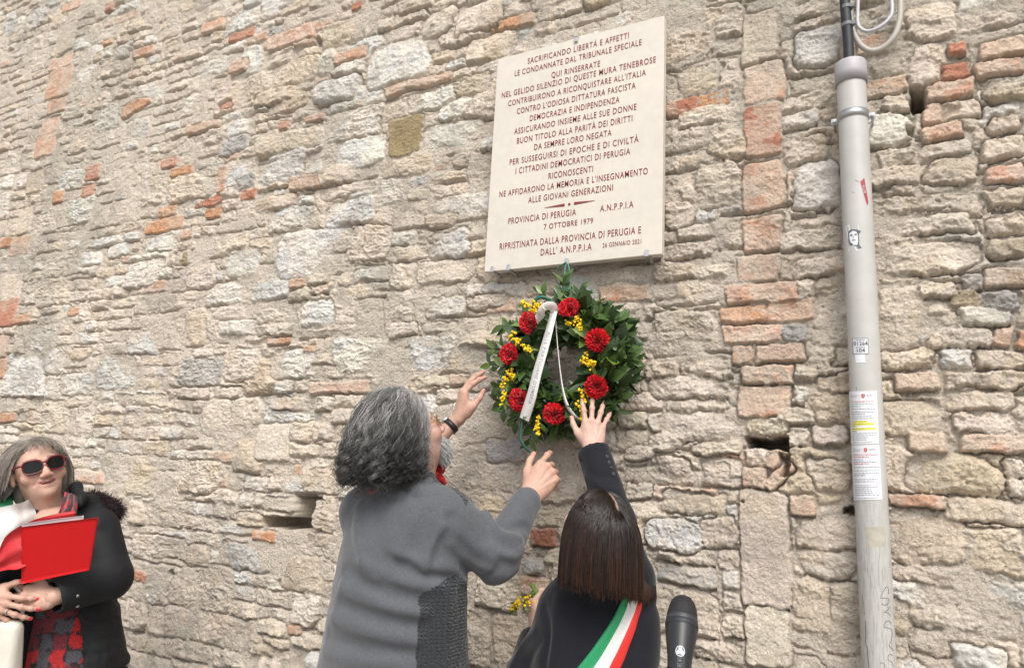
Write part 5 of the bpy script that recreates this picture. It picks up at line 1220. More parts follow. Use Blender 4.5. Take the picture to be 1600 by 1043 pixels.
    for s in (-1, 1):
        a = np.linspace(0, 6.283, 25); ringl = np.stack([s * .033 + .023 * np.cos(a), .106 - .012 * (np.abs(s * .033 + .023 * np.cos(a)) / .05) ** 2, -.006 + .018 * np.sin(a)], -1)
        gg.add(*tube(place(ringl * HS, HR, ho), .0011, 6, cap=False)); cl = place(np.vstack([[ringl[:-1].mean(0)], ringl[:-1]]) * HS, HR, ho); ln_.add(cl, np.array([[0, 1 + i, 1 + (i + 1) % 24] for i in range(24)]))
        gg.add(*tube(place(np.array([[s * .056, .094, .0], [s * .074, .075, .004], [s * .079, .03, .006], [s * .082, -.005, .012], [s * .082, -.02, .0]]) * HS, HR, ho), .0013, 6))
    gg.add(*tube(place(np.array([[-.011, .107, -.002], [0, .111, .001], [.011, .107, -.002]]) * HS, HR, ho), .0011, 6))
    go = gg.obj('eyeglasses', m_gold, t); ln_.obj('lens', m_lens, go)
    # wristwatch
    ax = nrm(eL - wL); wc = wL + ax * .030; m_strap = mat('black_leather', (.015, .014, .014), .5)
    uu = nrm(np.cross(ax, [0, 0, 1])); dvv = nrm(dv - ax * dv.dot(ax)); sd = np.cross(ax, dvv); a = np.linspace(0, 6.283, 33); V = []
    for h, r in ((-.009, 1.0), (-.009, 1.06), (.009, 1.06), (.009, 1.0)): V += [wc + ax * h + (dvv * math.cos(q) * .0262 + sd * math.sin(q) * .0318) * r * 1.03 for q in a]
    st_ = build('wristwatch', np.array(V), grid_faces(4, 33), m_strap, t)
    cc = wc + dvv * .0285; v, fq = lathe(cc, dvv, [(.0005, -.003), (.0165, -.003), (.0172, .0), (.0165, .005), (.0005, .0055)], 24); build('watch_case', v, fq, m_steel, st_)
    legs(t, foot, ang, .95, mat('dark_trousers', (.03, .032, .04), .85), mat('black_shoe', (.02, .018, .016), .4), .1, .10)
man()
# ================================================================== the woman in black reaching up
SK2 = np.array([.55, .36, .295])
def bob(t, roots, HR, ho, HS, part_x, zcut, rng, colf, m_hair, solids, base, r0=.0009, jit=.018, g=.22, fwd_keep=.0, n_steps=24, wave=.0, name='hair', bend_in=0., d0=None, limit=None):
    GL = HR.T @ np.array([0, 0, -1.]); nrmv = nrm((roots - [0, -.012, .028]) / np.array([.0765, .0965, .0885]) ** 2)
    if d0 is None:
        side = np.sign(roots[:, 0] - part_x + 1e-5); aw = nrm(roots - np.array([part_x, -.035, 0])) * [1, 1, 0]; kb = sstep(-.01, -.055, roots[:, 1])[:, None]
        d0 = nrm(nrmv * .25 + (1 - kb) * np.stack([side * .8, np.full(len(roots), -.25), np.zeros(len(roots))], 1) + kb * aw * .9)
    S_ = strands(roots, d0, np.full(len(roots), .38), solids, GL, n_steps, g, jit, rng, follow=.5)
    Wz = place(S_.reshape(-1, 3) * HS, HR, ho).reshape(S_.shape)[..., 2]; lim = zcut(roots) + rng.normal(0, .009, len(roots)) + .07 * (rng.random(len(roots)) ** 5)
    bl = Wz < lim[:, None]; cut = np.where(bl.any(1), bl.argmax(1), n_steps).clip(5).astype(float)
    k = bl.argmax(1).clip(1); ar0 = np.arange(len(roots)); za, zb = Wz[ar0, k - 1], Wz[ar0, k]; cut = np.where(bl.any(1), k - 1 + np.clip((za - lim) / (za - zb + 1e-6), 0, 1), cut)
    nn_ = n_steps + 1; ti = np.linspace(0, 1, nn_)[None] * cut[:, None]; i0 = np.minimum(ti.astype(int), nn_ - 2); f0 = (ti - i0)[..., None]; ar = ar0[:, None]
    S_ = S_[ar, i0] * (1 - f0) + S_[ar, i0 + 1] * f0
    if wave:
        ph = vnoise3(roots[:, 0] * 50, roots[:, 1] * 50, roots[:, 2] * 50, 3) * 20
        S_ = S_ + (wave * np.sin(np.linspace(0, 7, nn_)[None] + ph[:, None]) * np.linspace(0, 1, nn_)[None])[..., None] * np.array([.6, .6, 0])
    hg = Geo(); W_ = place(S_.reshape(-1, 3) * HS, HR, ho).reshape(S_.shape); hg.add(*hair_geo(W_, r0, r0 * .75, colf(roots, nn_, rng)))
    Pb, Fb, cb = base; hg.add(place(Pb * HS, HR, ho), Fb, cb)
    hg.obj(name, m_hair, t, smooth=True, col=True); return S_
def woman_black():
    hd = 1.78; ho = at_d(932, 828, hd); HR = basis(camdir(-.20, .50, .84)); HS = .945
    cN = at_d(940, 905, 1.77)
    ang = math.radians(2); rt = np.array([math.cos(ang), math.sin(ang), 0]); fw = np.array([-math.sin(ang), math.cos(ang), 0])
    foot = np.array([cN[0] - .02, cN[1] + .0, 0])
    t = thing('person', foot, 'person with straight dark brown hair in black blazer and tricolour sash, touching the wreath', 'person')
    sR = at_d(984, 905, 1.77); eR = at_d(962, 815, 1.93); wR = at_d(927, 703, 2.075)
    sL = at_d(888, 952, 1.86); eL = at_d(822, 1058, 1.88); wL = at_d(836, 992, 2.03)
    cz = (sR[2] + sL[2]) / 2; bx, by = (sR[0] + sL[0]) / 2, (sR[1] + sL[1]) / 2
    B = at_d(925, 1043, 1.78)
    lo = np.array([B[0] - .45, min(B[1], by) - .32, .80]); hi = np.array([B[0] + .45, by + .62, wR[2] + .08])
    zl = .86
    keys = [(zl, B[0], B[1], .185, .135), (1.0, B[0], B[1], .165, .12), (B[2], B[0], B[1], .160, .115), (cz - .14, (B[0] + bx) / 2, (B[1] + by) / 2, .168, .112), (cz - .03, bx, by, .160, .098), (cz + .04, bx + .005, by, .115, .08), (cz + .085, bx + .01, by + .01, .075, .062), (cz + .11, bx + .01, by + .015, .06, .052)]
    f = Field(lo, hi, .0055)
    f.loft(keys, ang, 0)
    f.cap(sR - rt * .05, sR, .062, .060, .04); f.chain([sR, eR, wR + (wR - eR) * .1], [.060, .053, .050], .03)
    f.cap(sL + rt * .05, sL, .062, .062, .04); f.chain([sL, eL], [.062, .055], .03); f.chain([eL, wL], [.056, .045], .025)
    cuff = wR; ca = nrm(wR - eR)
    cl = nrm(wL - eL)
    f.creases([([(850, 950), (858, 990), (850, 1040)], .012, -.009), ([(872, 935), (868, 985), (862, 1035)], .014, .008), ([(835, 985), (815, 1005), (800, 1040)], .012, .007), ([(845, 1000), (832, 1020), (822, 1042)], .010, -.007), ([(905, 960), (890, 1000), (880, 1040)], .016, .006),
               ([(905, 720), (925, 740), (960, 745)], .010, -.004), ([(915, 745), (935, 758), (962, 765)], .010, .005), ([(1000, 905), (1002, 960), (1000, 1040)], .014, -.006), ([(900, 925), (925, 945), (960, 950)], .012, -.005)])
    f.wrinkle(.0022, 9, 9, 12, 13)
    f.cutcyl(eR, cuff, .085); f.cap(cuff - ca * .035, cuff + ca * .02, .040, .040, 0, sub=True)
    f.cutcyl(eL, wL - cl * .01, .08); f.cap(wL - cl * .04, wL + cl * .02, .036, .036, 0, sub=True)
    P, F = f.mesh(); P = smooth_mesh(P, F, 2, .5)
    m_bl = mat('black_wool', (.0105, .011, .0155), .85, spec=.2, sheen=.12, noise=[(500, .25), (12, .1)], bump=[(500, .25, .001), (70, .1, .003)])
    build('blazer', P, F, m_bl, t)
    # cuff buttons
    m_btn = mat('dark_button', (.05, .05, .06), .25, spec=.6)
    for i, (x, y) in enumerate([(950, 713), (953.5, 722), (957, 731), (960, 740)]):
        p = f.surf(x - 2, y); n = nrm(nrm(CAM_POS - p) + RX * .6); p = p + n * .002; v, q = lathe(p, n, [(.0005, -.002), (.0055, -.002), (.0060, .001), (.005, .003), (.003, .0022), (.0005, .002)], 14); build('button', v, q, m_btn, t)
    # body
    g = Geo(); arm_skin(g, [sR, eR, wR], [.036, .033, .026], SK2); arm_skin(g, [sL, eL, wL], [.036, .033, .026], SK2)
    tf = Field(lo, hi, .012); tf.loft([(z, x, y, a * .85, b * .85) for z, x, y, a, b in keys], ang, 0); Pt, Ft = tf.mesh(); g.add(Pt, Ft, SK2)
    Ph, Fh, Ch = head_mesh(SK2, neck=(0, -.075, -.20), neck_r=.046, fat=.97); g.add(place(Ph * HS, HR, ho), Fh, Ch)
    zf = camdir(.12, .93, .36); dv = camdir(.0, .36, -.93); HB = hand_basis(zf, dv); ad = HB.T @ (-ca)
    Pa, Fa, Ca = hand_mesh(SK2, [(6, 14, 8), (4, 10, 8), (8, 12, 8), (12, 14, 10)], [11, 2, -12, -22], [(.78, -.15, .65), (.50, -.12, .88), (.32, -.05, .95)], scale=.88, arm_dir=ad, forearm=.09, fr=(.026, .019))
    hw = cuff + ca * .010; g.add(place(Pa, HB, hw), Fa, Ca)
    zf = camdir(-.12, .85, .5); dv = camdir(-.9, -.1, -.3); HB = hand_basis(zf, dv, True); ad = (HB.T @ (-cl)) * [-1, 1, 1]
    Pa, Fa, Ca = hand_mesh(SK2, [(40, 55, 30), (50, 58, 30), (56, 60, 30), (60, 60, 30)], [2, 0, -2, -4], [(.35, -.85, .5), (.0, -.8, .6), (-.2, -.7, .7)], left=True, scale=.95, arm_dir=ad, forearm=.08, fr=(.026, .019))
    wl0 = wL + cl * .008; g.add(place(Pa, HB, wl0), Fa, Ca); palm = place((MCP[0:1] * [-1, 1, 1] + [[0, -.028, -.01]]) * .95, HB, wl0)[0]
    g.obj('body', SKIN_MAT, t, smooth=True, col=True)
    # hair
    rng = np.random.default_rng(31)
    roots = scalp_points(8000, rng, -.06, lambda p: .055 - .5 * max(0, .03 - p[2]) + rng.normal(0, .003))
    keep = np.abs(roots[:, 0] - .012) > .0020 * (roots[:, 1] > -.03); roots = roots[keep | (roots[:, 2] < .085)]
    SOL = [((0, -.012, .028), np.array([.082, .103, .0945])), ((0, -.045, -.055), np.array([.068, .060, .11]))]
    for c_, r_ in [(sR, .066), (sL, .068), (sR * .6 + sL * .4, .10), (sR * .4 + sL * .6, .10), ((sR + sL) / 2 + [0, 0, .03], .085)]: SOL.append((HR.T @ (c_ - ho) / HS, np.array([r_] * 3)))
    zc_ = at_d(935, 908, 1.74)[2]
    def zcut(r): return zc_ - .010 - .014 * np.clip(r[:, 0] / .07, -1, 1)
    def colf(r, n, rng):
        b = np.array([.013, .0075, .0055]); hi_ = np.array([.085, .032, .016]); w = np.clip(vnoise3(r[:, 0] * 70, r[:, 1] * 70, r[:, 2] * 70, 5) * 1.6 + .12 + rng.normal(0, .12, len(r)) + .2 * (r[:, 0] > .045), 0, 1)[:, None, None]
        tt = np.linspace(0, 1, n)[None, :, None]; return np.clip(b + (hi_ - b) * w * (.15 + .85 * tt) * 1.0, .004, 1) * np.ones((len(r), n, 1))
    bf = Field((-.12, -.15, -.16), (.12, .1, .14), .004); bf.ell((0, -.014, .029), (.0762, .0952, .0880), 0); bf.ell((0, -.04, -.05), (.070, .055, .10), .03); bf.half((0, .04, 0), (0, .9, -.5))
    Pb, Fb = bf.mesh(); cb = np.where(((np.abs(Pb[:, 0] - .012) < .0022) & (Pb[:, 2] > .08) & (Pb[:, 1] > -.04))[:, None], SK2 * .55, np.array([.018, .010, .008]))
    m_hair = mat('dark_brown_hair', (.02, .01, .01), .33, attr='Col', spec=.5)
    bob(t, roots, HR, ho, HS, .012, zcut, rng, colf, m_hair, SOL, (Pb, Fb, cb), r0=.0008, jit=.012, g=.40)
    # tricolour sash from the right shoulder down across the back
    m_sash = mat('sash_cloth', (.5, .5, .5), .55, attr='Col', sheen=.1, noise=(300, .08), bump=(350, .15, .0008))
    L_ = [(971, 888), (976, 915), (966, 950), (945, 985), (922, 1018), (896, 1050), (858, 1092)]; R_ = [(1003, 884), (1003, 930), (997, 968), (986, 1004), (970, 1045), (950, 1085), (920, 1130)]
    nu, nv = 60, 19; Ls = spline(np.array(L_, float), nu); Rs = spline(np.array(R_, float), nu); V = []; C = []
    for i in range(nu):
        for j in range(nv):
            u = j / (nv - 1); p = Ls[i] * (1 - u) + Rs[i] * u; q = f.surf(p[0], p[1], 1.3, 2.1); V.append(q)
    V = np.array(V).reshape(nu, nv, 3)
    for _ in range(6): V[1:-1] = .5 * V[1:-1] + .25 * (V[2:] + V[:-2]); V[:, 1:-1] = .5 * V[:, 1:-1] + .25 * (V[:, 2:] + V[:, :-2])
    N = nrm(np.cross(np.gradient(V, axis=0), np.gradient(V, axis=1))); N = np.where(((CAM_POS - V) * N).sum(-1, keepdims=True) < 0, -N, N)
    fold = .003 * np.sin(np.linspace(0, 1, nv)[None, :, None] * 9.5 + np.linspace(0, 2, nu)[:, None, None])
    edge = np.minimum(np.arange(nv), np.arange(nv)[::-1]); Vt = V + N * (.008 + fold - .008 * (edge == 0)[None, :, None])
    band = np.minimum((np.arange(nv) * 3 // nv), 2); cols3 = np.array([[.015, .27, .105], [.66, .65, .63], [.66, .022, .018]])
    gs = Geo()
    for b_, (j0, j1) in enumerate(((0, 7), (6, 13), (12, 19))): gs.add(Vt[:, j0:j1].reshape(-1, 3), grid_faces(nu, j1 - j0)[:, ::-1], cols3[b_])
    gs.obj('sash', m_sash, t, smooth=True, col=True)
    legs(t, foot, ang, .92, mat('black_trousers', (.012, .012, .015), .8), bpy.data.materials['black_shoe'], .08, .085)
    # the sprig in her left hand
    p0 = at_d(816, 938, 2.06); sp = thing('mimosa_branch', palm, 'small sprig of yellow mimosa held low by the person in black blazer', 'flower')
    for c, d, n, L in ((at_d(808, 944, 2.07), camdir(-.85, -.5, 0), 26, .05), (at_d(826, 935, 2.07), camdir(-.2, .6, 0), 12, .03), (at_d(834, 940, 2.06), camdir(.5, .5, 0), 8, .025)): mimosa(c, d, n, L, .02, 'blossom', sp)
    gg = Geo(); gg.add(*tube(spline([palm, at_d(824, 952, 2.05), at_d(816, 940, 2.07), at_d(800, 954, 2.07)], 12), .0014, 6), (.15, .2, .05))
    a, b = at_d(842, 932, 2.06), at_d(831, 915, 2.07); gg.add(*tube([palm, a, b], .0012, 6), (.15, .2, .05))
    for k in range(16):
        q = a + (b - a) * (k // 2) / 7; leaf(gg, q, (b - a) / np.linalg.norm(b - a) * .8 + camdir(.7 if k % 2 else -.7, .2, 0), -camdir(0, 0, 1), .014, .004, np.array([.10, .22, .03]))
    gg.obj('stem', m_leaf, sp, smooth=True, col=True)
woman_black()

# ================================================================== the woman with the red folder
SK3 = np.array([.53, .335, .26])
def woman_folder():
    hd = 2.47; ho = at_d(58, 733, hd); HR = basis(camdir(.68, .31, -.66), RUP * .98 - RX * .17); HS = 1.0
    sL = at_d(150, 826, 2.48); sR = at_d(-4, 822, 2.50); B = at_d(86, 1043, 2.47)
    right_cam = nrm(sL - sR); ang = math.atan2(right_cam[1], right_cam[0])         # picture-right along her shoulders
    rt = np.array([math.cos(ang), math.sin(ang), 0]); fr = np.array([math.sin(ang), -math.cos(ang), 0])   # fr: the way she faces (towards us)
    foot = np.array([B[0], B[1], 0])
    t = thing('person', foot, 'person in sunglasses and black quilted coat holding a red folder', 'person')
    eL = at_d(171, 902, 2.42); wL = at_d(84, 932, 2.27); eR = at_d(-45, 930, 2.40); wR = at_d(-22, 936, 2.24)
    cz = (sL[2] + sR[2]) / 2; bx, by = (sL[0] + sR[0]) / 2, (sL[1] + sR[1]) / 2
    D = lambda x, y, d: at_d(x, y, d)
    lo = np.array([B[0] - .55, B[1] - .45, .45]); hi = np.array([B[0] + .55, B[1] + .4, cz + .20])
    def keys(e): return [(.52, B[0], B[1], .27 + e, .20 + e), (.85, B[0], B[1], .245 + e, .185 + e), (B[2], B[0], B[1], .215 + e, .165 + e), (cz - .2, (B[0] + bx) / 2, (B[1] + by) / 2, .205 + e, .160 + e), (cz - .06, bx, by, .19 + e, .125 + e), (cz + .03, bx, by, .135 + e, .095 + e), (cz + .075, bx, by + .0, .085 + e, .075 + e)]
    # dress under the open coat
    f = Field(lo, hi, .007); f.loft([(z, x, y, a, b) for z, x, y, a, b in keys(-.022)], ang, 0); f.wrinkle(.004, 26, 26, 26, 8)
    neckp = ho + HR @ np.array([0, -.05, -.16]); f.cap(neckp + [0, 0, .12], neckp + fr * .06 - [0, 0, .03], .062, .05, .01, sub=True)
    P, F = f.mesh(); P = smooth_mesh(P, F, 1)
    u = (P - B) @ rt + .012 * vnoise3(P[:, 0] * 40, P[:, 1] * 40, P[:, 2] * 40, 14); v = P[:, 2] - B[2] + .012 * vnoise3(P[:, 0] * 40 + 9, P[:, 1] * 40, P[:, 2] * 40, 15); cu_, cv_ = np.floor(u / .040), np.floor(v / .050); hsh = (np.sin(cu_ * 12.9 + cv_ * 78.2) * 43758.5) % 1
    edge_ = np.maximum(np.abs(u / .040 - cu_ - .5), np.abs(v / .050 - cv_ - .5)) + .35 * vnoise3(P[:, 0] * 90, P[:, 1] * 90, P[:, 2] * 90, 4)
    C = np.where((hsh < .34)[:, None], [.48, .016, .020], np.where((hsh < .68)[:, None], [.17, .02, .03], [.075, .07, .085])); C = np.where((edge_ > .47)[:, None], [.02, .015, .018], C)
    build('dress', P, F, mat('plaid_boucle', (.3, .03, .03), .95, attr='Col', sheen=.3, noise=[(260, .6), (600, .5)], bump=[(220, .9, .006), (600, .5, .002)]), t, C)
    # coat
    f = Field(lo, hi, .0062); f.loft(keys(.012), ang, 0)
    f.cap(sL - rt * .05, sL, .075, .078, .04); f.chain([sL, eL], [.076, .072], .03); f.chain([eL, wL + (wL - eL) * .1], [.072, .056], .02)
    f.cap(sR + rt * .05, sR, .075, .078, .04); f.chain([sR, eR, wR], [.080, .078, .055], .03)
    ca = nrm(wL - eL); cr = nrm(wR - eR)
    # collar and folded hood behind the neck, chest flap edge
    f.chain([D(120, 800, 2.40), D(128, 778, 2.47), D(118, 762, 2.53), D(100, 760, 2.58)], [.018, .026, .030, .030], .02)
    f.chain([D(118, 790, 2.46), D(146, 782, 2.53), D(166, 800, 2.54)], [.026, .034, .028], .02)
    f.creases([([(150, 860), (170, 868), (196, 862)], .012, -.008), ([(148, 880), (172, 890), (200, 884)], .013, .008), ([(140, 895), (165, 905), (195, 905)], .011, -.009), ([(128, 905), (150, 920), (180, 926)], .011, .008), ([(110, 905), (125, 925), (140, 940)], .010, -.007), ([(95, 910), (105, 928), (112, 945)], .010, .006), ([(155, 820), (175, 835), (188, 850)], .014, .006),
               ([(128, 955), (150, 968), (178, 960)], .006, -.010), ([(132, 968), (152, 980), (180, 972)], .008, .006), ([(135, 1000), (140, 1020), (142, 1042)], .012, -.006), ([(120, 800), (132, 830), (138, 860)], .012, -.007), ([(165, 985), (168, 1015), (165, 1042)], .012, .006)])
    f.wrinkle(.010, 9, 9, 17, 15); f.wrinkle(.006, 22, 22, 36, 16)
    ca = nrm(wL - eL); f.cutcyl(eL, wL, .09); f.cap(wL - ca * .035, wL + ca * .03, .046, .046, 0, sub=True)
    cr = nrm(wR - eR); f.cutcyl(eR, wR, .09); f.cap(wR - cr * .035, wR + cr * .03, .044, .044, 0, sub=True)
    # opening down the front
    c1 = at_d(116, 800, 2.47); c2 = at_d(128, 1043, 2.47)
    def wedge(X, Y, Z):
        k = np.clip((Z - c2[2]) / (c1[2] - c2[2]), -1.2, 1.3); cxx = c2[0] + (c1[0] - c2[0]) * k; cyy = c2[1] + (c1[1] - c2[1]) * k
        x = (X - cxx) * rt[0] + (Y - cyy) * rt[1]; y = (X - cxx) * fr[0] + (Y - cyy) * fr[1]
        hw = np.interp(k, [-1.2, 0, .45, 1, 1.3], [.12, .092, .06, .075, .10]); return np.maximum(np.abs(x - .0) - hw, .035 - y)
    keepV = f.V.copy(); m = np.array([.5, .5, .8])
    f.put(wedge, lo, hi, .0, sub=True)
    arms = Field(lo, hi, .0062); arms.chain([sL, eL], [.076, .072], .03); arms.chain([eL, wL + (wL - eL) * .1], [.072, .056], .02); arms.chain([sR, eR, wR], [.080, .078, .055], .03); arms.cutcyl(eL, wL, .09); arms.cap(wL - ca * .035, wL + ca * .03, .046, .046, 0, sub=True); arms.cutcyl(eR, wR, .09); arms.cap(wR - cr * .035, wR + cr * .03, .044, .044, 0, sub=True)
    f.V = np.minimum(f.V, arms.V)
    P, F = f.mesh(); P = smooth_mesh(P, F, 2, .5)
    m_coat = mat('black_nylon', (.0115, .0120, .0140), .68, spec=.28, noise=(14, .15), bump=[(30, .18, .006), (250, .12, .001)])
    build('coat', P, F, m_coat, t)
    m_snap = mat('snap_button', (.35, .35, .36), .3, metal=.9)
    for x, y in ((121, 930), (121, 946)):
        p = f.surf(x, y); n = nrm(CAM_POS - p); v_, q = lathe(p, n, [(.0005, -.002), (.0055, -.002), (.0058, .001), (.003, .003), (.0005, .003)], 14); build('snap_button', v_, q, m_snap, t)
    # fur trim of the hood
    rng = np.random.default_rng(41); fp = spline([D(136, 776, 2.56), D(152, 777, 2.55), D(170, 784, 2.55), D(184, 796, 2.56), D(180, 806, 2.58)], 60); k = rng.integers(0, 60, 2200)
    rad = nrm(rng.normal(0, 1, (2200, 3))); R0_ = fp[k] + rad * .014; S_ = strands(R0_, rad + rng.normal(0, .3, (2200, 3)), rng.uniform(.014, .030, 2200), [], np.array([.2, 0, -.4]), 6, .15, .15, rng)
    V, F_, C = hair_geo(S_, .0009, .0003, np.repeat(rng.uniform(.35, 1.3, (2200, 1)) * np.array([[.05, .030, .033]]), 7, 0).reshape(2200, 7, 3)); build('fur_trim', V, F_, mat('brown_fur', (.03, .02, .02), .7, attr='Col'), t, C)
    # body
    g = Geo(); arm_skin(g, [sL, eL, wL], [.04, .038, .028], SK3); arm_skin(g, [sR, eR, wR], [.04, .038, .028], SK3)
    tf = Field(lo, hi, .012); tf.loft(keys(-.04), ang, 0); Pt, Ft = tf.mesh(); g.add(Pt, Ft, SK3)
    nk = HR.T @ (at_d(82, 812, 2.50) - ho) / HS
    Ph, Fh, Ch = head_mesh(SK3, neck=nk, neck_r=.051, fat=.94, lips=(.40, .15, .14), smile=.018, res=.0022); g.add(place(Ph * HS, HR, ho), Fh, Ch)
    ch = Field(at_d(82, 820, 2.45) - .15, at_d(82, 820, 2.45) + .15, .005); a_ = ho + HR @ (nk * .9); ch.cap(a_, at_d(84, 826, 2.40), .056, .06, .02); ch.ell(at_d(86, 830, 2.43), (.08, .06, .06), .04); Pc, Fc = ch.mesh(); g.add(Pc, Fc, SK3)
    nail = np.array([.62, .03, .055])
    zf = camdir(-.98, .04, -.12); dv = camdir(-.10, .40, -.90); HB = hand_basis(zf, dv, True); ad = (HB.T @ (-ca)) * [-1, 1, 1]
    Pa, Fa, Ca = hand_mesh(SK3 * [1.02, 1.0, 1.0], [(32, 40, 20), (36, 44, 24), (40, 46, 26), (42, 46, 26)], [4, 0, -3, -5], [(.62, -.2, .75), (.30, -.1, .95), (.12, 0, 1)], nail, True, .95, arm_dir=ad, forearm=.08, fr=(.027, .02)); g.add(place(Pa, HB, wL + ca * .006), Fa, Ca)
    zf = camdir(.96, -.27, -.10); dv = camdir(.12, .22, -.96); HB = hand_basis(zf, dv); w_ = at_d(-30, 934, 2.22); ad = HB.T @ nrm(eR - w_)
    Pa, Fa, Ca = hand_mesh(SK3 * [1.0, .97, .97], [(16, 16, 10), (14, 18, 10), (18, 20, 10), (24, 24, 12)], [9, 2, -7, -18], [(.75, -.1, .72), (.62, -.05, .8), (.50, 0, .9)], nail, False, .98, arm_dir=ad, forearm=.10, fr=(.027, .02)); g.add(place(Pa, HB, w_), Fa, Ca)
    g.obj('body', SKIN_MAT, t, smooth=True, col=True)
    # ring
    a = np.linspace(0, 6.283, 20); rp = MCP[2] + np.array([0, 0, .018]); q = np.stack([rp[0] + .0105 * np.cos(a), rp[1] - .004 + .0105 * np.sin(a), np.full(20, rp[2])], -1); rv, rf = tube(place(q * .98, HB, w_), .0014, 6, cap=False); rg = Geo(); rg.add(rv, rf); rg.add(*ball(place((rp + [0, .008, 0])[None] * .98, HB, w_)[0], .0042)); rg.obj('ring', m_steel, t)
    # hair
    roots = scalp_points(7500, rng, -.06, lambda p: .062 - .55 * max(0, .03 - p[2]) + rng.normal(0, .003))
    SOL = [((0, -.012, .028), np.array([.083, .104, .095])), ((0, -.05, -.06), np.array([.084, .062, .12]))]
    zc_ = at_d(25, 782, 2.5)[2]
    fr_m = np.clip((roots[:, 1] - .02) / .045, 0, 1); fringe = (fr_m > .3) & (rng.random(len(roots)) < .45)
    def zcut(r): return np.where(fringe, ho[2] + rng.uniform(.062, .095, len(r)), zc_ + .012 + .03 * np.clip(r[:, 1] / .05, 0, 1))
    def colf(r, n, rng):
        w = np.clip(.45 + 1.2 * vnoise3(r[:, 0] * 60, r[:, 1] * 60, r[:, 2] * 60, 6) + rng.normal(0, .2, len(r)) + .3 * np.clip(r[:, 1] / .06, 0, 1), 0, 1)[:, None, None]; tt = np.linspace(0, 1, n)[None, :, None]
        return (np.array([.13, .105, .095]) * (1 - w) + np.array([.47, .415, .36]) * w) * (.72 + .35 * tt) * np.ones((len(r), n, 1))
    bf = Field((-.13, -.16, -.16), (.13, .1, .14), .004); bf.ell((0, -.014, .029), (.079, .0985, .091), 0); bf.ell((0, -.05, -.05), (.080, .05, .10), .03); bf.half((0, .022, 0), (0, .9, -.45)); Pb, Fb = bf.mesh()
    m_h = mat('grey_blonde_hair', (.2, .2, .2), .42, attr='Col', spec=.45)
    nv_ = nrm((roots - [0, -.012, .028]) / np.array([.0765, .0965, .0885]) ** 2); sd = np.sign(roots[:, 0] + .02)
    d0 = nrm(nv_ * .45 + np.stack([np.where(fringe, rng.choice([-.5, 1.1], len(sd)), sd * 1.0), np.where(fringe, .25, -.45 - .3 * fr_m), 0 * sd], 1))
    bob(t, roots, HR, ho, HS, -.02, zcut, rng, colf, m_h, SOL, (Pb, Fb, np.tile([.12, .10, .09], (len(Pb), 1))), r0=.0008, jit=.02, g=.30, wave=.005, d0=d0)
    # sunglasses
    m_fr = mat('dark_red_acetate', (.16, .012, .022), .25, spec=.5); m_dl = mat('dark_lens', (.006, .008, .007), .12, spec=.22)
    gg = Geo(); gl_ = Geo()
    for s in (-1, 1):
        a = np.linspace(0, 6.283, 41)[:-1]; ca_, sa_ = np.cos(a), np.sin(a); sg = lambda w, p: np.sign(w) * np.abs(w) ** p
        lx = s * .034 + .0285 * sg(ca_, .75); lz = -.004 + .0215 * sg(sa_, .8) + .004 * (s * (lx) / .06) * (sa_ > 0); ly = .111 - .015 * (np.abs(lx) / .06) ** 2
        rim = np.stack([lx, ly, lz], -1); Pm = place(np.vstack([rim, rim[:1]]) * HS, HR, ho); gg.add(*tube(Pm, np.where(np.sin(np.linspace(0, 6.283, 41)) > .3, .0030, .0019), 8, cap=False))
        inner = np.stack([s * .034 + (lx - s * .034) * .98, ly - .0005, -.004 + (lz + .004) * .98], -1); c0_ = inner.mean(0) + [0, .0015, 0]; gl_.add(place(np.vstack([[c0_], inner]) * HS, HR, ho), np.array([[0, 1 + (i + 1) % 40, 1 + i] for i in range(40)]))
        gg.add(*tube(place(np.array([[s * .059, .0955, .010], [s * .071, .083, .011], [s * .081, .04, .010], [s * .085, -.005, .010], [s * .084, -.03, -.004]]) * HS, HR, ho), [.0045, .0042, .003, .0026, .0022], 8))
    gg.add(*tube(place(np.array([[-.009, .113, .004], [0, .116, .006], [.009, .113, .004]]) * HS, HR, ho), .0032, 8))
    so = gg.obj('sunglasses', m_fr, t); gl_.obj('lens', m_dl, so)
    # scarf, tricolour sash
    m_s3 = mat('silk_sash', (.5, .5, .5), .6, attr='Col', sheen=.15, bump=(40, .25, .006), noise=(25, .06))
    def band(Lp, Rp, col, name, lift=.012, nu=30, nv=9, dd=None, m_=m_s3, rip=.004):
        Ls, Rs = spline(np.array(Lp, float), nu), spline(np.array(Rp, float), nu); V = np.zeros((nu, nv, 3))
        for i in range(nu):
            for j in range(nv):
                q = Ls[i] + (Rs[i] - Ls[i]) * j / (nv - 1); V[i, j] = at_d(q[0], q[1], q[2] - rip * math.sin(j * 1.3 + i * .15))
        a_ = V.reshape(-1, 3); b_ = a_ - camdir(0, 0, -1) * 0 + camdir(0, 0, 1) * .004
        fF = grid_faces(nu, nv); gg = Geo(); gg.add(a_, fF); gg.add(b_, fF[:, ::-1]); return build(name, np.concatenate(gg.V), [np.concatenate(x) for x in gg.F.values()], m_, t, np.tile(col, (len(a_) * 2, 1)) if np.ndim(col) == 1 else np.tile(np.array(col)[((np.arange(nu)[:, None] // 4 + np.arange(nv)[None] // 3) % len(col)).ravel()], (2, 1)))
    band([(48, 776, 2.44), (36, 784, 2.39), (10, 790, 2.33), (-70, 808, 2.28)], [(58, 812, 2.40), (40, 828, 2.33), (12, 862, 2.26), (-70, 930, 2.25)], (.60, .60, .59), 'sash', rip=.009)
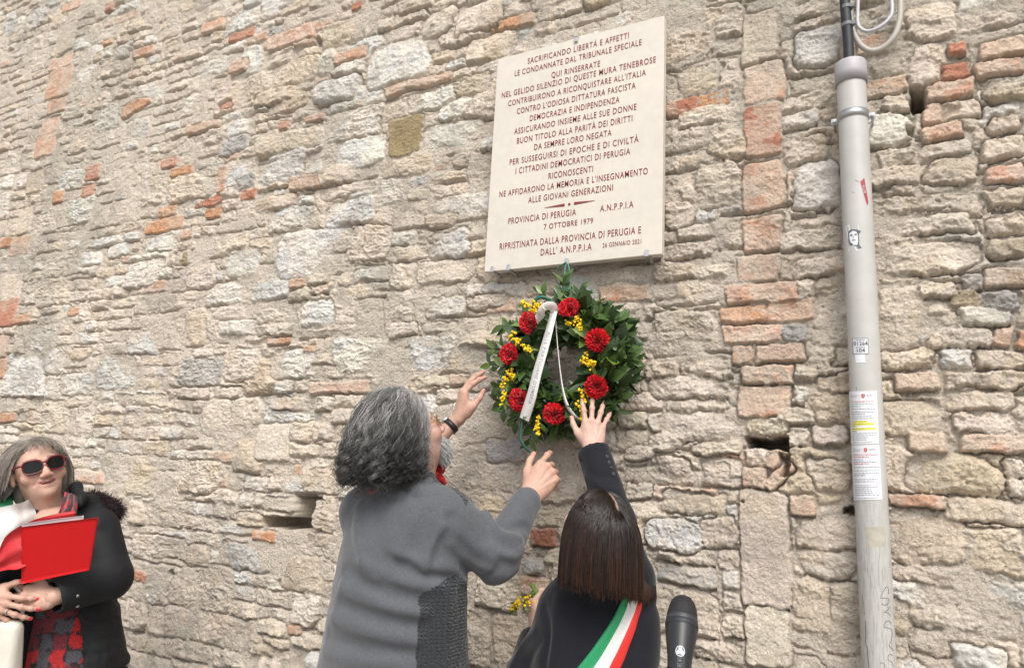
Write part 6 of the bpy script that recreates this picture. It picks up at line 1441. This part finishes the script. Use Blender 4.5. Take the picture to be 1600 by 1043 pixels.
    band([(116, 798, 2.34), (84, 803, 2.32), (45, 815, 2.27), (10, 836, 2.24), (-12, 872, 2.23), (-70, 900, 2.23)], [(120, 818, 2.31), (88, 840, 2.28), (56, 872, 2.25), (30, 888, 2.225), (0, 892, 2.22), (-70, 920, 2.22)], (.46, .012, .018), 'sash', rip=.010)
    band([(16, 766, 2.46), (-4, 776, 2.42), (-30, 786, 2.38)], [(20, 788, 2.42), (-2, 800, 2.36), (-30, 812, 2.31)], (.02, .24, .10), 'sash')
    m_pl = bpy.data.materials['plaid_boucle']
    band([(101, 768, 2.44), (97, 786, 2.40), (90, 804, 2.36), (84, 816, 2.34)], [(112, 772, 2.40), (109, 794, 2.36), (104, 812, 2.33), (100, 824, 2.32)], [(.42, .016, .02), (.05, .03, .035), (.20, .02, .03)], 'scarf', m_=m_pl, rip=.010)
    band([(110, 770, 2.41), (108, 794, 2.37), (102, 812, 2.34), (98, 822, 2.33)], [(120, 776, 2.38), (119, 800, 2.34), (114, 820, 2.31), (110, 828, 2.31)], [(.05, .03, .035), (.16, .02, .03), (.03, .025, .03), (.34, .016, .02)], 'scarf', m_=m_pl, rip=.010)
    band([(48, 800, 2.44), (54, 806, 2.42), (62, 812, 2.40)], [(40, 806, 2.43), (50, 814, 2.40), (60, 820, 2.38)], (.36, .016, .02), 'scarf', m_=m_pl)
    legs(t, foot, math.atan2(-fr[0], fr[1]), .92, mat('charcoal_trousers', (.02, .02, .024), .8), bpy.data.materials['black_shoe'], .09, .095)
    # folder and papers
    Q = [at_d(33, 823, 2.235), at_d(152.5, 808.5, 2.20), at_d(139, 890, 2.215), at_d(33.5, 912, 2.235)]
    def sheet(name, Q, n, th, m, label, cat):
        Q = np.array(Q); nn = nrm(np.cross(Q[1] - Q[0], Q[3] - Q[0])); V = []; k = 16
        for i in range(k):
            for j in range(k):
                a, b = j / (k - 1), i / (k - 1); V.append((Q[0] * (1 - a) + Q[1] * a) * (1 - b) + (Q[3] * (1 - a) + Q[2] * a) * b + nn * n * math.sin(a * 3.14) * (1 - .4 * b))
        V = np.array(V); F = grid_faces(k, k); o = nn * th; g = Geo(); g.add(V, F); g.add(V + o, F[:, ::-1])
        rim = np.concatenate([np.arange(k), np.arange(1, k) * k + k - 1, (k - 1) * k + np.arange(k - 2, -1, -1), np.arange(k - 2, 0, -1) * k]); m_ = len(rim); n0 = k * k
        side = np.array([[rim[i], rim[(i + 1) % m_], rim[(i + 1) % m_] + n0, rim[i] + n0] for i in range(m_)]); allV = np.concatenate(g.V); g.F[4].append(side)
        return tag(build(name, allV, np.concatenate(g.F[4]), m, None, loc=V[-1]), label, cat)
    sheet('folder', Q, .006, .004, mat('red_card', (.48, .006, .008), .5, spec=.25, noise=(6, .05)), 'bright red card folder held against the black coat', 'folder')
    sheet('document_sheets', [at_d(34, 818, 2.246), at_d(129, 805.5, 2.215), at_d(130, 884, 2.226), at_d(34, 905, 2.246)], .004, .004, m_paper, 'white paper sheets showing above the top edge of the red folder', 'papers')
    # pale bag at the lower left
    bc = at_d(-4, 1040, 2.20); bag = thing('handbag', bc - [0, 0, .16], 'cream leather handbag hanging below the clasped hands at the lower left corner', 'handbag')
    m_bag = mat('cream_leather', (.60, .57, .50), .5, noise=(20, .05), bump=[(35, .2, .004), (260, .2, .001)])
    bb = Field(bc - [.24, .24, .26], bc + [.24, .24, .26], .006); Rb = np.stack([rt, -fr, np.array([0, 0, 1.])], 1)
    def rb(X, Y, Z):
        x, y, z = X - bc[0], Y - bc[1], Z - bc[2]; u = x * rt[0] + y * rt[1]; v = x * fr[0] + y * fr[1]; tp = 1 - .25 * np.clip(z / .13, -1, 1); hw = .070 + .012 * np.clip(-z / .12, -1, 1)
        q = [np.abs(u) - hw + .025, np.abs(v) - .035 * tp + .025, np.abs(z) - .140 + .025]; return np.sqrt(sum(np.maximum(a, 0) ** 2 for a in q)) + np.minimum(np.maximum(np.maximum(q[0], q[1]), q[2]), 0) - .025
    bb.put(rb, bc - .17, bc + .17, 0); bb.wrinkle(.002, 14, 14, 14, 19); Pq, Fq = bb.mesh(); build('bag_body', smooth_mesh(Pq, Fq, 2), Fq, m_bag, bag)
    hp = spline([bc + rt * -.05 + [0, 0, .13], bc + rt * -.045 + [0, 0, .20], bc + rt * -.02 + [0, 0, .235], bc + rt * .02 + [0, 0, .20], bc + rt * .03 + [0, 0, .13]], 30) - fr * .03; build('handle', *tube(hp, .006, 8), m_bag, bag)
woman_folder()
